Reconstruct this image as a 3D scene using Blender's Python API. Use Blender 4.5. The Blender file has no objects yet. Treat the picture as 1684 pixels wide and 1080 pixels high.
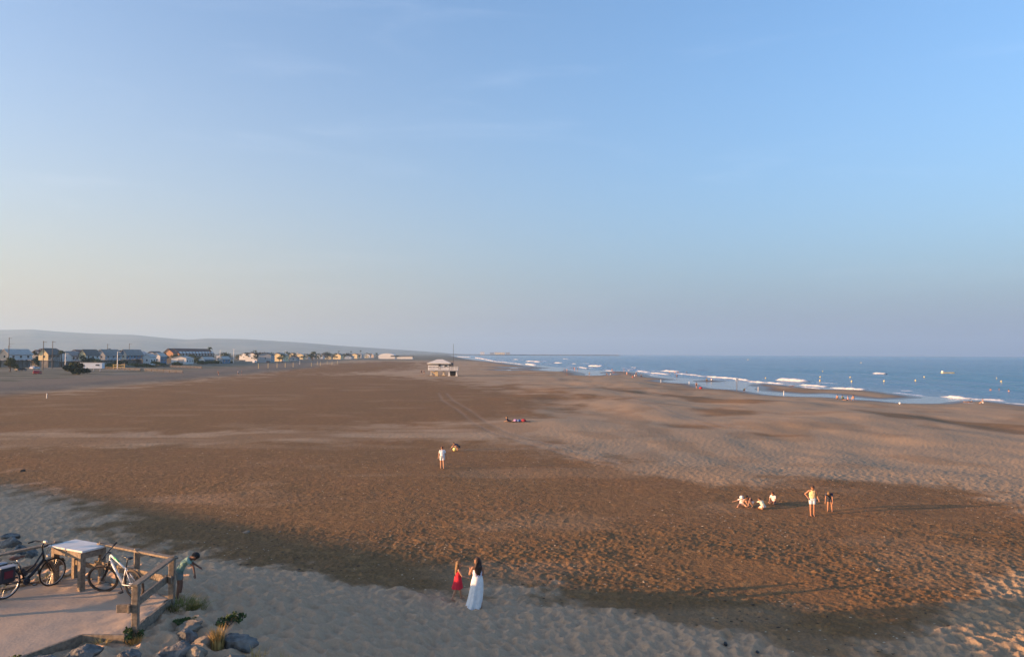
import bpy, bmesh, math, random
import numpy as np
from mathutils import Vector, Matrix

random.seed(11)
rng = np.random.default_rng(7)
SC = bpy.context.scene
COL = SC.collection
rad = math.radians

# ------------------------------------------------------------------ camera
cam_d = bpy.data.cameras.new('camera')
cam_d.sensor_width = 36.0
cam_d.lens = 27.0
cam_d.clip_start = 0.2
cam_d.clip_end = 40000
cam = bpy.data.objects.new('camera', cam_d)
COL.objects.link(cam)
cam.matrix_world = (Matrix.Translation((0, 0, 8.5)) @ Matrix.Rotation(rad(90 + 1.882), 4, 'X')
                    @ Matrix.Rotation(0.0042, 4, 'Z'))
SC.camera = cam

# ------------------------------------------------------------------ sky and sun
SUN_EL = rad(7.0)
SUN_DIR = Vector((-0.968, -0.25, 0)).normalized()          # horizontal direction towards the sun
world = bpy.data.worlds.new('World')
SC.world = world
world.use_nodes = True
wn, wl = world.node_tree.nodes, world.node_tree.links
wn.clear()
sky = wn.new('ShaderNodeTexSky')
sky.sky_type = 'NISHITA'
sky.sun_disc = False
sky.sun_elevation = SUN_EL
# rotation 0 puts the sun towards +Y, positive turns clockwise seen from above
sky.sun_rotation = math.atan2(SUN_DIR.x, SUN_DIR.y)
sky.altitude = 0
sky.air_density = 1.0
sky.dust_density = 2.6
sky.ozone_density = 3.4
# faint cirrus, part of the sky itself
tc = wn.new('ShaderNodeTexCoord')
mp = wn.new('ShaderNodeMapping')
mp.inputs['Scale'].default_value = (1.6, 1.6, 9.0)
nz = wn.new('ShaderNodeTexNoise')
nz.inputs['Scale'].default_value = 2.3
nz.inputs['Detail'].default_value = 7
nz.inputs['Roughness'].default_value = 0.55
nz.inputs['Distortion'].default_value = 0.6
cr = wn.new('ShaderNodeMapRange')
cr.interpolation_type = 'SMOOTHSTEP'
cr.inputs['From Min'].default_value = 0.50
cr.inputs['From Max'].default_value = 0.85
cr.inputs['To Min'].default_value = 0.0
cr.inputs['To Max'].default_value = 0.045
mixc = wn.new('ShaderNodeMix')
mixc.data_type = 'RGBA'
mixc.inputs['B'].default_value = (4.6, 4.7, 5.0, 1)
bg = wn.new('ShaderNodeBackground')
bg.inputs['Strength'].default_value = 0.15
out = wn.new('ShaderNodeOutputWorld')
wl.new(tc.outputs['Generated'], mp.inputs['Vector'])
wl.new(mp.outputs['Vector'], nz.inputs['Vector'])
wl.new(nz.outputs['Fac'], cr.inputs['Value'])
wl.new(cr.outputs['Result'], mixc.inputs['Factor'])
wl.new(sky.outputs['Color'], mixc.inputs['A'])
# aerosol veil: the longer the line of sight through the low air, the more it covers the blue; warmer on the sun's side
sep = wn.new('ShaderNodeSeparateXYZ')
wl.new(tc.outputs['Generated'], sep.inputs['Vector'])
def wmath(op, a, b=None):
    m_ = wn.new('ShaderNodeMath')
    m_.operation = op
    for i_, v_ in enumerate((a, b)):
        if v_ is None:
            continue
        if isinstance(v_, (int, float)):
            m_.inputs[i_].default_value = v_
        else:
            wl.new(v_, m_.inputs[i_])
    return m_.outputs['Value']
air = wmath('MULTIPLY', wmath('EXPONENT', wmath('MULTIPLY', wmath('MAXIMUM', sep.outputs['Z'], 0.0), -4.4)), 0.93)
dt = wn.new('ShaderNodeVectorMath')
dt.operation = 'DOT_PRODUCT'
wl.new(tc.outputs['Generated'], dt.inputs[0])
dt.inputs[1].default_value = (SUN_DIR.x, SUN_DIR.y, 0)
sunside = wn.new('ShaderNodeMapRange')
sunside.interpolation_type = 'SMOOTHSTEP'
sunside.inputs['From Min'].default_value = -0.55
sunside.inputs['From Max'].default_value = 0.40
wl.new(dt.outputs['Value'], sunside.inputs['Value'])
veil = wn.new('ShaderNodeMix')
veil.data_type = 'RGBA'
veil.inputs['A'].default_value = (0.73, 0.88, 1.20, 1)
veil.inputs['B'].default_value = (1.70, 1.42, 1.20, 1)
wl.new(sunside.outputs['Result'], veil.inputs['Factor'])
mixv = wn.new('ShaderNodeMix')
mixv.data_type = 'RGBA'
wl.new(air, mixv.inputs['Factor'])
wl.new(mixc.outputs['Result'], mixv.inputs['A'])
wl.new(veil.outputs['Result'], mixv.inputs['B'])
wl.new(mixv.outputs['Result'], bg.inputs['Color'])
wl.new(bg.outputs['Background'], out.inputs['Surface'])

sun_d = bpy.data.lights.new('sun', 'SUN')
sun_d.energy = 4.6
sun_d.angle = rad(0.6)
sun_d.color = (1.0, 0.56, 0.27)
sun = bpy.data.objects.new('sun', sun_d)
COL.objects.link(sun)
to_sun = Vector((SUN_DIR.x * math.cos(SUN_EL), SUN_DIR.y * math.cos(SUN_EL), math.sin(SUN_EL)))
sun.rotation_euler = to_sun.to_track_quat('Z', 'Y').to_euler()

SC.view_settings.view_transform = 'Standard'
SC.view_settings.look = 'None'
SC.view_settings.exposure = 1.68
SC.view_settings.gamma = 1.0
SC.cycles.use_denoising = True
SC.cycles.max_bounces = 6
SC.cycles.volume_bounces = 1

# ------------------------------------------------------------------ helpers
def tag(o, label=None, cat=None, group=None, kind=None):
    if label: o['label'] = label
    if cat: o['category'] = cat
    if group: o['group'] = group
    if kind: o['kind'] = kind
    return o

def empty(name, loc=(0, 0, 0), rz=0.0, label=None, cat=None, group=None):
    o = bpy.data.objects.new(name, None)
    COL.objects.link(o)
    o.location = loc
    o.rotation_euler = (0, 0, rz)
    o.empty_display_size = 0.2
    return tag(o, label, cat, group)

def copy_tree(o, parent=None):
    c = o.copy()
    COL.objects.link(c)
    c.parent = parent
    for ch in list(o.children):
        copy_tree(ch, c)
    return c

def mat(name, col, rough=0.7, var=0.12, scale=8.0, metal=0.0, bump=0.0, bscale=40.0, spec=0.4, col2=None):
    m = bpy.data.materials.new(name)
    m.use_nodes = True
    n, l = m.node_tree.nodes, m.node_tree.links
    b = n['Principled BSDF']
    b.inputs['Roughness'].default_value = rough
    b.inputs['Metallic'].default_value = metal
    b.inputs['Specular IOR Level'].default_value = spec
    t = n.new('ShaderNodeTexCoord')
    nt = n.new('ShaderNodeTexNoise')
    nt.inputs['Scale'].default_value = scale
    nt.inputs['Detail'].default_value = 5
    l.new(t.outputs['Object'], nt.inputs['Vector'])
    mx = n.new('ShaderNodeMix')
    mx.data_type = 'RGBA'
    a = [max(0, c * (1 - var)) for c in col]
    c2 = col2 if col2 else [min(1, c * (1 + var)) for c in col]
    mx.inputs['A'].default_value = (*a, 1)
    mx.inputs['B'].default_value = (*c2, 1)
    rg = n.new('ShaderNodeMapRange')
    rg.inputs['From Min'].default_value = 0.3
    rg.inputs['From Max'].default_value = 0.7
    l.new(nt.outputs['Fac'], rg.inputs['Value'])
    l.new(rg.outputs['Result'], mx.inputs['Factor'])
    l.new(mx.outputs['Result'], b.inputs['Base Color'])
    if bump:
        n2 = n.new('ShaderNodeTexNoise')
        n2.inputs['Scale'].default_value = bscale
        n2.inputs['Detail'].default_value = 6
        l.new(t.outputs['Object'], n2.inputs['Vector'])
        bp = n.new('ShaderNodeBump')
        bp.inputs['Strength'].default_value = 0.8
        bp.inputs['Distance'].default_value = bump
        l.new(n2.outputs['Fac'], bp.inputs['Height'])
        l.new(bp.outputs['Normal'], b.inputs['Normal'])
    return m

class MB:
    """collects simple solids into one mesh"""
    def __init__(s):
        s.v, s.f = [], []
    def add(s, v, f):
        k = len(s.v)
        s.v += [tuple(p) for p in v]
        s.f += [tuple(i + k for i in q) for q in f]
        return s
    def box(s, c, size, rz=0.0, rot=None):
        M = rot if rot is not None else Matrix.Rotation(rz, 3, 'Z')
        hx, hy, hz = size[0] / 2, size[1] / 2, size[2] / 2
        c = Vector(c)
        v = [c + M @ Vector((x * hx, y * hy, z * hz)) for z in (-1, 1) for y in (-1, 1) for x in (-1, 1)]
        return s.add(v, [(0, 2, 3, 1), (4, 5, 7, 6), (0, 1, 5, 4), (2, 6, 7, 3), (0, 4, 6, 2), (1, 3, 7, 5)])
    def beam(s, a, b, w, h, up=(0, 0, 1)):
        a, b = Vector(a), Vector(b)
        d = (b - a)
        L = d.length
        d.normalize()
        u = Vector(up)
        x = d.cross(u)
        if x.length < 1e-4:
            x = d.cross(Vector((0, 1, 0)))
        x.normalize()
        z = x.cross(d).normalized()
        M = Matrix((x, d, z)).transposed()
        return s.box((a + b) / 2, (w, L, h), rot=M)
    def cyl(s, a, b, r0, r1=None, n=10, cap=True):
        a, b = Vector(a), Vector(b)
        r1 = r0 if r1 is None else r1
        d = (b - a).normalized()
        x = d.orthogonal().normalized()
        y = d.cross(x)
        v = []
        for p, r in ((a, r0), (b, r1)):
            for i in range(n):
                t = 2 * math.pi * i / n
                v.append(p + x * (r * math.cos(t)) + y * (r * math.sin(t)))
        f = [(i, (i + 1) % n, n + (i + 1) % n, n + i) for i in range(n)]
        if cap:
            f += [tuple(range(n - 1, -1, -1)), tuple(range(n, 2 * n))]
        return s.add(v, f)
    def tube(s, pts, r, n=8, cap=True):
        pts = [Vector(p) for p in pts]
        rs = r if isinstance(r, (list, tuple)) else [r] * len(pts)
        v = []
        x = None
        for i, p in enumerate(pts):
            d = (pts[min(i + 1, len(pts) - 1)] - pts[max(i - 1, 0)]).normalized()
            if x is None:
                x = d.orthogonal().normalized()
            x = (x - d * x.dot(d)).normalized()
            y = d.cross(x)
            for k in range(n):
                t = 2 * math.pi * k / n
                v.append(p + x * (rs[i] * math.cos(t)) + y * (rs[i] * math.sin(t)))
        f = []
        for i in range(len(pts) - 1):
            for k in range(n):
                f.append((i * n + k, i * n + (k + 1) % n, (i + 1) * n + (k + 1) % n, (i + 1) * n + k))
        if cap:
            f += [tuple(range(n - 1, -1, -1)), tuple((len(pts) - 1) * n + k for k in range(n))]
        return s.add(v, f)
    def ring(s, c, axis, R, r, n=36, m=8):
        axis = Vector(axis).normalized()
        x = axis.orthogonal().normalized()
        y = axis.cross(x)
        c = Vector(c)
        v = []
        for i in range(n):
            t = 2 * math.pi * i / n
            e = x * math.cos(t) + y * math.sin(t)
            for k in range(m):
                q = 2 * math.pi * k / m
                v.append(c + e * (R + r * math.cos(q)) + axis * (r * math.sin(q)))
        f = [(i * m + k, ((i + 1) % n) * m + k, ((i + 1) % n) * m + (k + 1) % m, i * m + (k + 1) % m)
             for i in range(n) for k in range(m)]
        return s.add(v, f)
    def ball(s, c, r, n=12, m=8, rot=None):
        r = r if isinstance(r, (tuple, list)) else (r, r, r)
        M = rot if rot is not None else Matrix.Identity(3)
        c = Vector(c)
        v = [c + M @ Vector((0, 0, -r[2]))]
        for j in range(1, m):
            a = -math.pi / 2 + math.pi * j / m
            for i in range(n):
                t = 2 * math.pi * i / n
                v.append(c + M @ Vector((r[0] * math.cos(a) * math.cos(t), r[1] * math.cos(a) * math.sin(t), r[2] * math.sin(a))))
        v.append(c + M @ Vector((0, 0, r[2])))
        f = [(0, 1 + (i + 1) % n, 1 + i) for i in range(n)]
        for j in range(m - 2):
            b = 1 + j * n
            f += [(b + i, b + (i + 1) % n, b + n + (i + 1) % n, b + n + i) for i in range(n)]
        b = 1 + (m - 2) * n
        f += [(b + i, b + (i + 1) % n, len(v) - 1) for i in range(n)]
        return s.add(v, f)
    def prism(s, poly, z0, z1):
        n = len(poly)
        v = [(p[0], p[1], z0) for p in poly] + [(p[0], p[1], z1) for p in poly]
        f = [(i, (i + 1) % n, n + (i + 1) % n, n + i) for i in range(n)]
        f += [tuple(range(n - 1, -1, -1)), tuple(range(n, 2 * n))]
        return s.add(v, f)
    def build(s, name, m, parent=None, smooth=False, bevel=0.0):
        me = bpy.data.meshes.new(name)
        me.from_pydata(s.v, [], s.f)
        me.validate()
        if bevel:
            bm = bmesh.new()
            bm.from_mesh(me)
            bmesh.ops.remove_doubles(bm, verts=bm.verts, dist=1e-5)
            bmesh.ops.bevel(bm, geom=bm.edges[:], offset=bevel, segments=1, affect='EDGES')
            bm.to_mesh(me)
            bm.free()
        if smooth:
            for p in me.polygons:
                p.use_smooth = True
        o = bpy.data.objects.new(name, me)
        COL.objects.link(o)
        if m is not None:
            me.materials.append(m)
        if parent is not None:
            o.parent = parent
        return o

# ------------------------------------------------------------------ noise (numpy)
def _hash(ix, iy, seed):
    h = (ix.astype(np.int64) * 374761393 + iy.astype(np.int64) * 668265263 + seed * 1274126177) & 0xFFFFFFFF
    h = ((h ^ (h >> 13)) * 1274126177) & 0xFFFFFFFF
    h = h ^ (h >> 16)
    return (h & 0xFFFFFF) / float(0x1000000)

def vnoise(x, y, seed=0):
    ix, iy = np.floor(x), np.floor(y)
    fx, fy = x - ix, y - iy
    fx = fx * fx * fx * (fx * (fx * 6 - 15) + 10)
    fy = fy * fy * fy * (fy * (fy * 6 - 15) + 10)
    a, b = _hash(ix, iy, seed), _hash(ix + 1, iy, seed)
    c, d = _hash(ix, iy + 1, seed), _hash(ix + 1, iy + 1, seed)
    return (a + (b - a) * fx) * (1 - fy) + (c + (d - c) * fx) * fy

def fbm(x, y, seed=0, oct=4, gain=0.5):
    s, a, t = 0.0, 1.0, 0.0
    for o in range(oct):
        s = s + a * vnoise(x * 2 ** o + 17.3 * o, y * 2 ** o - 9.1 * o, seed + o)
        t += a
        a *= gain
    return s / t

def cells(x, y, seed=0):
    """distance to the nearest scattered point, in cell units, and that point's own random number"""
    ix, iy = np.floor(x), np.floor(y)
    best = np.full(x.shape, 9.0)
    val = np.zeros(x.shape)
    for dx in (-1, 0, 1):
        for dy in (-1, 0, 1):
            cx, cy = ix + dx, iy + dy
            px, py = cx + _hash(cx, cy, seed), cy + _hash(cx, cy, seed + 5)
            d = np.hypot(px - x, py - y)
            m = d < best
            best = np.where(m, d, best)
            val = np.where(m, _hash(cx, cy, seed + 9), val)
    return best, val

def poly_sd(x, y, poly, pad=90.0):
    """signed distance in metres, positive inside the polygon; not followed farther than pad outside it"""
    shape = x.shape
    x, y = np.asarray(x, np.float32).ravel(), np.asarray(y, np.float32).ravel()
    px, py = [p[0] for p in poly], [p[1] for p in poly]
    box = (x > min(px) - pad) & (x < max(px) + pad) & (y > min(py) - pad) & (y < max(py) + pad)
    res = np.full(x.shape, -pad, np.float32)
    x, y = x[box], y[box]
    d = np.full(x.shape, 1e12, np.float32)
    ins = np.zeros(x.shape, bool)
    for i in range(len(poly)):
        ax, ay = poly[i]
        bx, by = poly[i - 1]
        ex, ey = bx - ax, by - ay
        qx, qy = x - np.float32(ax), y - np.float32(ay)
        t = np.clip((qx * np.float32(ex) + qy * np.float32(ey)) * np.float32(1 / (ex * ex + ey * ey)), 0, 1)
        qx -= t * np.float32(ex)
        qy -= t * np.float32(ey)
        d = np.minimum(d, qx * qx + qy * qy)
        if ay != by:
            ins ^= ((ay > y) != (by > y)) & (x < np.float32((bx - ax) / (by - ay)) * (y - np.float32(ay)) + np.float32(ax))
    d = np.sqrt(d)
    res[box] = np.where(ins, d, -d)
    return res.reshape(shape)

def line_d(x, y, pts):
    d = np.full(x.shape, 1e9)
    for (ax, ay), (bx, by) in zip(pts[:-1], pts[1:]):
        ex, ey = bx - ax, by - ay
        t = np.clip(((x - ax) * ex + (y - ay) * ey) / (ex * ex + ey * ey), 0, 1)
        d = np.minimum(d, np.hypot(x - ax - t * ex, y - ay - t * ey))
    return d

def sstep(a, b, x):
    t = np.clip((x - a) / (b - a), 0, 1)
    return t * t * (3 - 2 * t)

def grid_object(name, X, Y, Z, material, attrs=None, smooth=True):
    r, c = X.shape
    me = bpy.data.meshes.new(name)
    idx = np.arange(r * c).reshape(r, c)
    f = np.stack([idx[:-1, :-1], idx[:-1, 1:], idx[1:, 1:], idx[1:, :-1]], -1).reshape(-1, 4)
    me.vertices.add(r * c)
    me.vertices.foreach_set('co', np.stack([X, Y, Z], -1).astype(np.float32).ravel())
    me.loops.add(f.size)
    me.loops.foreach_set('vertex_index', f.astype(np.int32).ravel())
    me.polygons.add(len(f))
    me.polygons.foreach_set('loop_start', np.arange(0, f.size, 4, dtype=np.int32))
    me.polygons.foreach_set('use_smooth', np.full(len(f), smooth))
    me.update(calc_edges=True)
    for k, a in (attrs or {}).items():
        at = me.attributes.new(k, 'FLOAT', 'POINT')
        at.data.foreach_set('value', a.astype(np.float32).ravel())
    me.materials.append(material)
    o = bpy.data.objects.new(name, me)
    COL.objects.link(o)
    return o

# ------------------------------------------------------------------ the lie of the land, in metres
SEA_Z = -0.35
PLATFORM = [(-7.8, 15.75), (-8.05, 18.1), (-11.35, 20.0), (-14.6, 15.6), (-16, 8), (-10.5, 11.5), (-9.1, 15.04), (-8.75, 15.86)]
SHORE = [(-219.4, 2864.3), (-118.1, 1760.6), (-60.5, 1144.3), (-35.8, 956.8), (-9.6, 768.5), (7.3, 607.2), (17.0, 532.3), (24.9, 482.1), (15.1, 442.2), (18.6, 396.4), (24.6, 392.0), (30.5, 436.9), (32.6, 399.0), (33.5, 346.9), (30.3, 329.3), (32.3, 315.9), (37.1, 321.0), (42.2, 346.2), (40.6, 367.0), (52.0, 402.6), (57.8, 396.7), (62.3, 378.0), (55.8, 298.6), (59.2, 271.0), (49.5, 254.8), (51.5, 237.6), (55.0, 237.0), (54.8, 227.6), (52.6, 206.9), (53.0, 199.8), (55.5, 195.3), (57.4, 193.5), (57.0, 179.9), (57.2, 173.6), (58.4, 167.4), (61.4, 164.1), (64.3, 163.4), (67.7, 161.4), (69.3, 154.4), (71.7, 150.2), (72.7, 143.6), (75.2, 142.5), (79.2, 142.7), (83.0, 147.0), (88.5, 151.5), (94.1, 151.9), (93.6, 145.5), (93.1, 139.9), (92.8, 130.8)]
SHORE = [(-700, 8000)] + SHORE + [(96, 100), (104, 40), (115, -200), (9000, -200), (9000, 12500), (-900, 12500)]
BARS = [
    [(60.0, 258.9), (68.8, 272.2), (72.8, 262.8), (71.7, 254.6), (66.2, 246.9), (60.5, 245.2)],
    [(67.4, 221.9), (72.6, 234.1), (77.6, 237.5), (79.9, 228.9), (81.0, 221.6), (80.1, 209.6), (81.5, 199.0), (90.5, 197.4), (89.1, 181.7), (87.9, 169.2), (86.3, 160.9), (79.1, 156.1), (74.6, 154.2), (72.9, 157.8), (71.7, 165.6), (71.4, 174.3), (64.7, 172.7), (62.8, 180.1), (60.6, 188.4), (62.3, 197.2), (66.7, 208.3)]]
POOLS = [[(-3.8, 496.7), (1.3, 506.9), (6.0, 492.4), (1.2, 470.7)], [(-4.5, 418.5), (-1.3, 425.5), (2.1, 415.1), (-1.8, 403.9)]]
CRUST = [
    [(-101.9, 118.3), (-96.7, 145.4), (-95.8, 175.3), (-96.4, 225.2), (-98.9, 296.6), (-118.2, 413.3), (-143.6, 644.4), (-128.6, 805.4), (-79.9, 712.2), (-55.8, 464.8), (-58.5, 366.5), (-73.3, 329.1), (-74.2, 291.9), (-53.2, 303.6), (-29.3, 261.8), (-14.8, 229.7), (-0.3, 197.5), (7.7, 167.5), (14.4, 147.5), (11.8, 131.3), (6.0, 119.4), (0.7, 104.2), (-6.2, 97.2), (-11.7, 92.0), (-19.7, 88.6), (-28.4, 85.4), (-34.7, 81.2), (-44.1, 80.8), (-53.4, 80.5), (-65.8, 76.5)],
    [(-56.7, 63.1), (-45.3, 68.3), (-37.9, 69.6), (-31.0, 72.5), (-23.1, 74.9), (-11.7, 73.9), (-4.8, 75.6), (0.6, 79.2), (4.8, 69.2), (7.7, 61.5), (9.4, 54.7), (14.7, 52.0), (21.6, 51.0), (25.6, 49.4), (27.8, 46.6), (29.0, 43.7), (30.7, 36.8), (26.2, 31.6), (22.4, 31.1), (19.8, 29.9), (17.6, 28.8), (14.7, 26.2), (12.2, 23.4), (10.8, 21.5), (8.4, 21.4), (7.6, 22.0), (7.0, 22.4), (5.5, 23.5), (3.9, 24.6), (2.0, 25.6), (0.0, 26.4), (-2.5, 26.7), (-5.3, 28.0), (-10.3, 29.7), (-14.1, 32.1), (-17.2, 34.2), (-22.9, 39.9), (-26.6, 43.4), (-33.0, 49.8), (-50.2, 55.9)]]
STREAKS = [
    [(26.9, 118.0), (33.2, 122.3), (36.1, 114.8), (33.1, 107.9), (26.8, 106.5)],
    [(17.9, 93.4), (21.6, 94.7), (24.3, 91.3), (22.2, 88.3), (18.1, 88.8)],
    [(32.3, 175.0), (37.2, 157.8), (43.6, 141.9), (47.3, 133.6), (40.4, 128.5), (33.6, 137.7), (29.8, 155.0)],
    [(52.2, 119.5), (55.1, 114.7), (58.8, 108.2), (60.1, 100.4), (66.0, 92.0), (68.0, 84.0), (55.6, 83.6), (54.5, 91.1), (53.4, 98.3), (48.8, 99.9)],  # brown streak that also paints the shaded side of a mound
    [(22.6, 199.7), (30.2, 174.8), (28.6, 154.9), (21.4, 171.3)],
    [(26.5, 84.4), (31.9, 82.7), (31.3, 80.8), (26.4, 81.8)]]
GREY = [(-85.7, 95.1), (-99.4, 149.5), (-99.0, 181.2), (-100.6, 235.1), (-104.6, 313.9), (-114.7, 450.9), (-153.3, 602.3), (-190, 900), (-900, 2500), (-3000, 2500), (-3000, 60), (-120, 40)]
TRACKS = [[(-15.0, 166), (-11.9, 141.8), (-8.8, 124.0), (-6.2, 109.1), (-3.8, 93.2), (-0.7, 82.0), (2.3, 73.7), (4.7, 67.4), (7.4, 59.4)],
          [(23.3, 186.1), (22.5, 130.4), (23.3, 102.4), (25.0, 88.4)]]

def mound(x, y):
    r = np.maximum(-poly_sd(x, y, PLATFORM), 0)
    return 2.55 * np.exp(-(r / 7.0) ** 2)

def shore_sd(x, y):
    """metres to the water's edge, positive on dry land"""
    s = -poly_sd(x, y, SHORE)
    for b in BARS:
        s = np.maximum(s, poly_sd(x, y, b))
    for p in POOLS:
        s = np.minimum(s, -poly_sd(x, y, p))
    return s

def base_height(x, y):
    """smooth height of the beach without footprints"""
    s = shore_sd(x, y) + (fbm(x / 6, y / 9, 3, 3) - 0.5) * 2.0
    far = np.clip(y / 150.0, 1, 6)
    z = SEA_Z + np.where(s > 0, np.minimum(s * 0.022, 0.35 + 0 * s), np.maximum(s * 0.05, -1.2))
    dry = sstep(0.12, 0.35, z - SEA_Z)
    # rolling hummocks of the dry upper beach
    east = sstep(-12, 18, x - 0.0 * y)
    hum = (fbm(x / 11, y / 17, 21, 3) - 0.5) * 0.75
    z = z + dry * east * hum * sstep(30, 60, y) * sstep(480, 200, y)
    z = z + dry * (fbm(x / 7, y / 7, 31, 2) - 0.5) * 0.10
    for (hx, hy, rx, ry, hh) in ((48.0, 104.0, 7, 10, 0.75), (21, 128, 9, 12, 0.55), (24, 150, 8, 12, 0.4), (6, 95, 9, 9, 0.35),
                                 (15, 170, 10, 20, 0.5), (36, 96, 10, 8, 0.4), (44, 132, 9, 9, 0.45), (30, 210, 10, 18, 0.5), (64, 78, 8, 5, 0.45)):
        z = z + hh * np.exp(-((x - hx) / rx) ** 2 - ((y - hy) / ry) ** 2)
    m = mound(x, y)
    z = z + m
    # the land behind the beach, a little higher with a bank
    west = poly_sd(x, y, GREY)
    z = z + sstep(-4, 14, west) * 0.6
    return z

def gz(x, y):
    return float(base_height(np.array([float(x)]), np.array([float(y)]))[0])

# ------------------------------------------------------------------ ground
def sand_material():
    m = bpy.data.materials.new('beach_sand')
    m.use_nodes = True
    n, l = m.node_tree.nodes, m.node_tree.links
    b = n['Principled BSDF']
    b.inputs['Specular IOR Level'].default_value = 0.15
    geo = n.new('ShaderNodeNewGeometry')
    def attr(k):
        a = n.new('ShaderNodeAttribute')
        a.attribute_name = k
        return a.outputs['Fac']
    def noise(scale, det=5, rough=0.6, vec=None):
        t = n.new('ShaderNodeTexNoise')
        t.inputs['Scale'].default_value = scale
        t.inputs['Detail'].default_value = det
        t.inputs['Roughness'].default_value = rough
        l.new(vec or geo.outputs['Position'], t.inputs['Vector'])
        return t.outputs['Fac']
    def rng_(v, a, c, lo=0.0, hi=1.0):
        r = n.new('ShaderNodeMapRange')
        r.inputs['From Min'].default_value = a
        r.inputs['From Max'].default_value = c
        r.inputs['To Min'].default_value = lo
        r.inputs['To Max'].default_value = hi
        l.new(v, r.inputs['Value'])
        return r.outputs['Result']
    def mix(f, a, c):
        x = n.new('ShaderNodeMix')
        x.data_type = 'RGBA'
        l.new(f, x.inputs['Factor'])
        for s, v in (('A', a), ('B', c)):
            if isinstance(v, tuple):
                x.inputs[s].default_value = (*v, 1)
            else:
                l.new(v, x.inputs[s])
        return x.outputs['Result']
    big = noise(0.11, 4)
    med = noise(1.3, 5)
    fine = noise(14.0, 7, 0.78)
    pale = mix(rng_(fine, 0.3, 0.7), (0.330, 0.226, 0.136), (0.410, 0.284, 0.172))
    pale = mix(rng_(big, 0.35, 0.65, 0, 0.5), pale, (0.325, 0.225, 0.140))
    dry_lifted = mix(rng_(fine, 0.3, 0.7), (0.490, 0.314, 0.196), (0.585, 0.379, 0.238))  # dry pale sand, lightened and warmed further to offset the foreground shade
    pale = mix(attr('dry'), pale, dry_lifted)
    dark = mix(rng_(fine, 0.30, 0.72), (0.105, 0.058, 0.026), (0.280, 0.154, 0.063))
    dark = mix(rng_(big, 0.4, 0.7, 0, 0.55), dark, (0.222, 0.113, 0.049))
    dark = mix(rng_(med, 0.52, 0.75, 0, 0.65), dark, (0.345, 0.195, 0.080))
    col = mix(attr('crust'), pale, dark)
    col = mix(attr('track'), col, (0.33, 0.25, 0.185))
    grey = mix(rng_(med, 0.3, 0.7), (0.125, 0.100, 0.075), (0.205, 0.165, 0.125))  # gravel grey; its darkness also paints village shade over pale sand
    col = mix(attr('grey'), col, grey)
    scrub = mix(rng_(noise(0.06, 5), 0.4, 0.6), (0.085, 0.085, 0.055), (0.19, 0.165, 0.125))
    col = mix(attr('scrub'), col, scrub)
    col = mix(attr('wet'), col, (0.105, 0.072, 0.052))
    l.new(col, b.inputs['Base Color'])
    rr = n.new('ShaderNodeMapRange')
    rr.inputs['To Min'].default_value = 0.92
    rr.inputs['To Max'].default_value = 0.28
    l.new(attr('wet'), rr.inputs['Value'])
    l.new(rr.outputs['Result'], b.inputs['Roughness'])
    # fine relief of trodden sand
    vo = n.new('ShaderNodeTexVoronoi')
    vo.feature = 'SMOOTH_F1'
    vo.inputs['Scale'].default_value = 2.6
    l.new(geo.outputs['Position'], vo.inputs['Vector'])
    ad = n.new('ShaderNodeMath')
    ad.operation = 'MULTIPLY_ADD'
    l.new(vo.outputs['Distance'], ad.inputs[0])
    ad.inputs[1].default_value = 0.55
    l.new(noise(4.5, 6, 0.66), ad.inputs[2])
    bp = n.new('ShaderNodeBump')
    bp.inputs['Strength'].default_value = 0.55
    l.new(rng_(attr('soft'), 0, 1, 0.032, 0.17), bp.inputs['Distance'])
    l.new(ad.outputs['Value'], bp.inputs['Height'])
    bs = n.new('ShaderNodeMapRange')
    bs.inputs['To Min'].default_value = 0.7
    bs.inputs['To Max'].default_value = 0.03
    l.new(attr('wet'), bs.inputs['Value'])
    l.new(bs.outputs['Result'], bp.inputs['Strength'])
    l.new(bp.outputs['Normal'], b.inputs['Normal'])
    return m

M_sand = sand_material()

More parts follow.
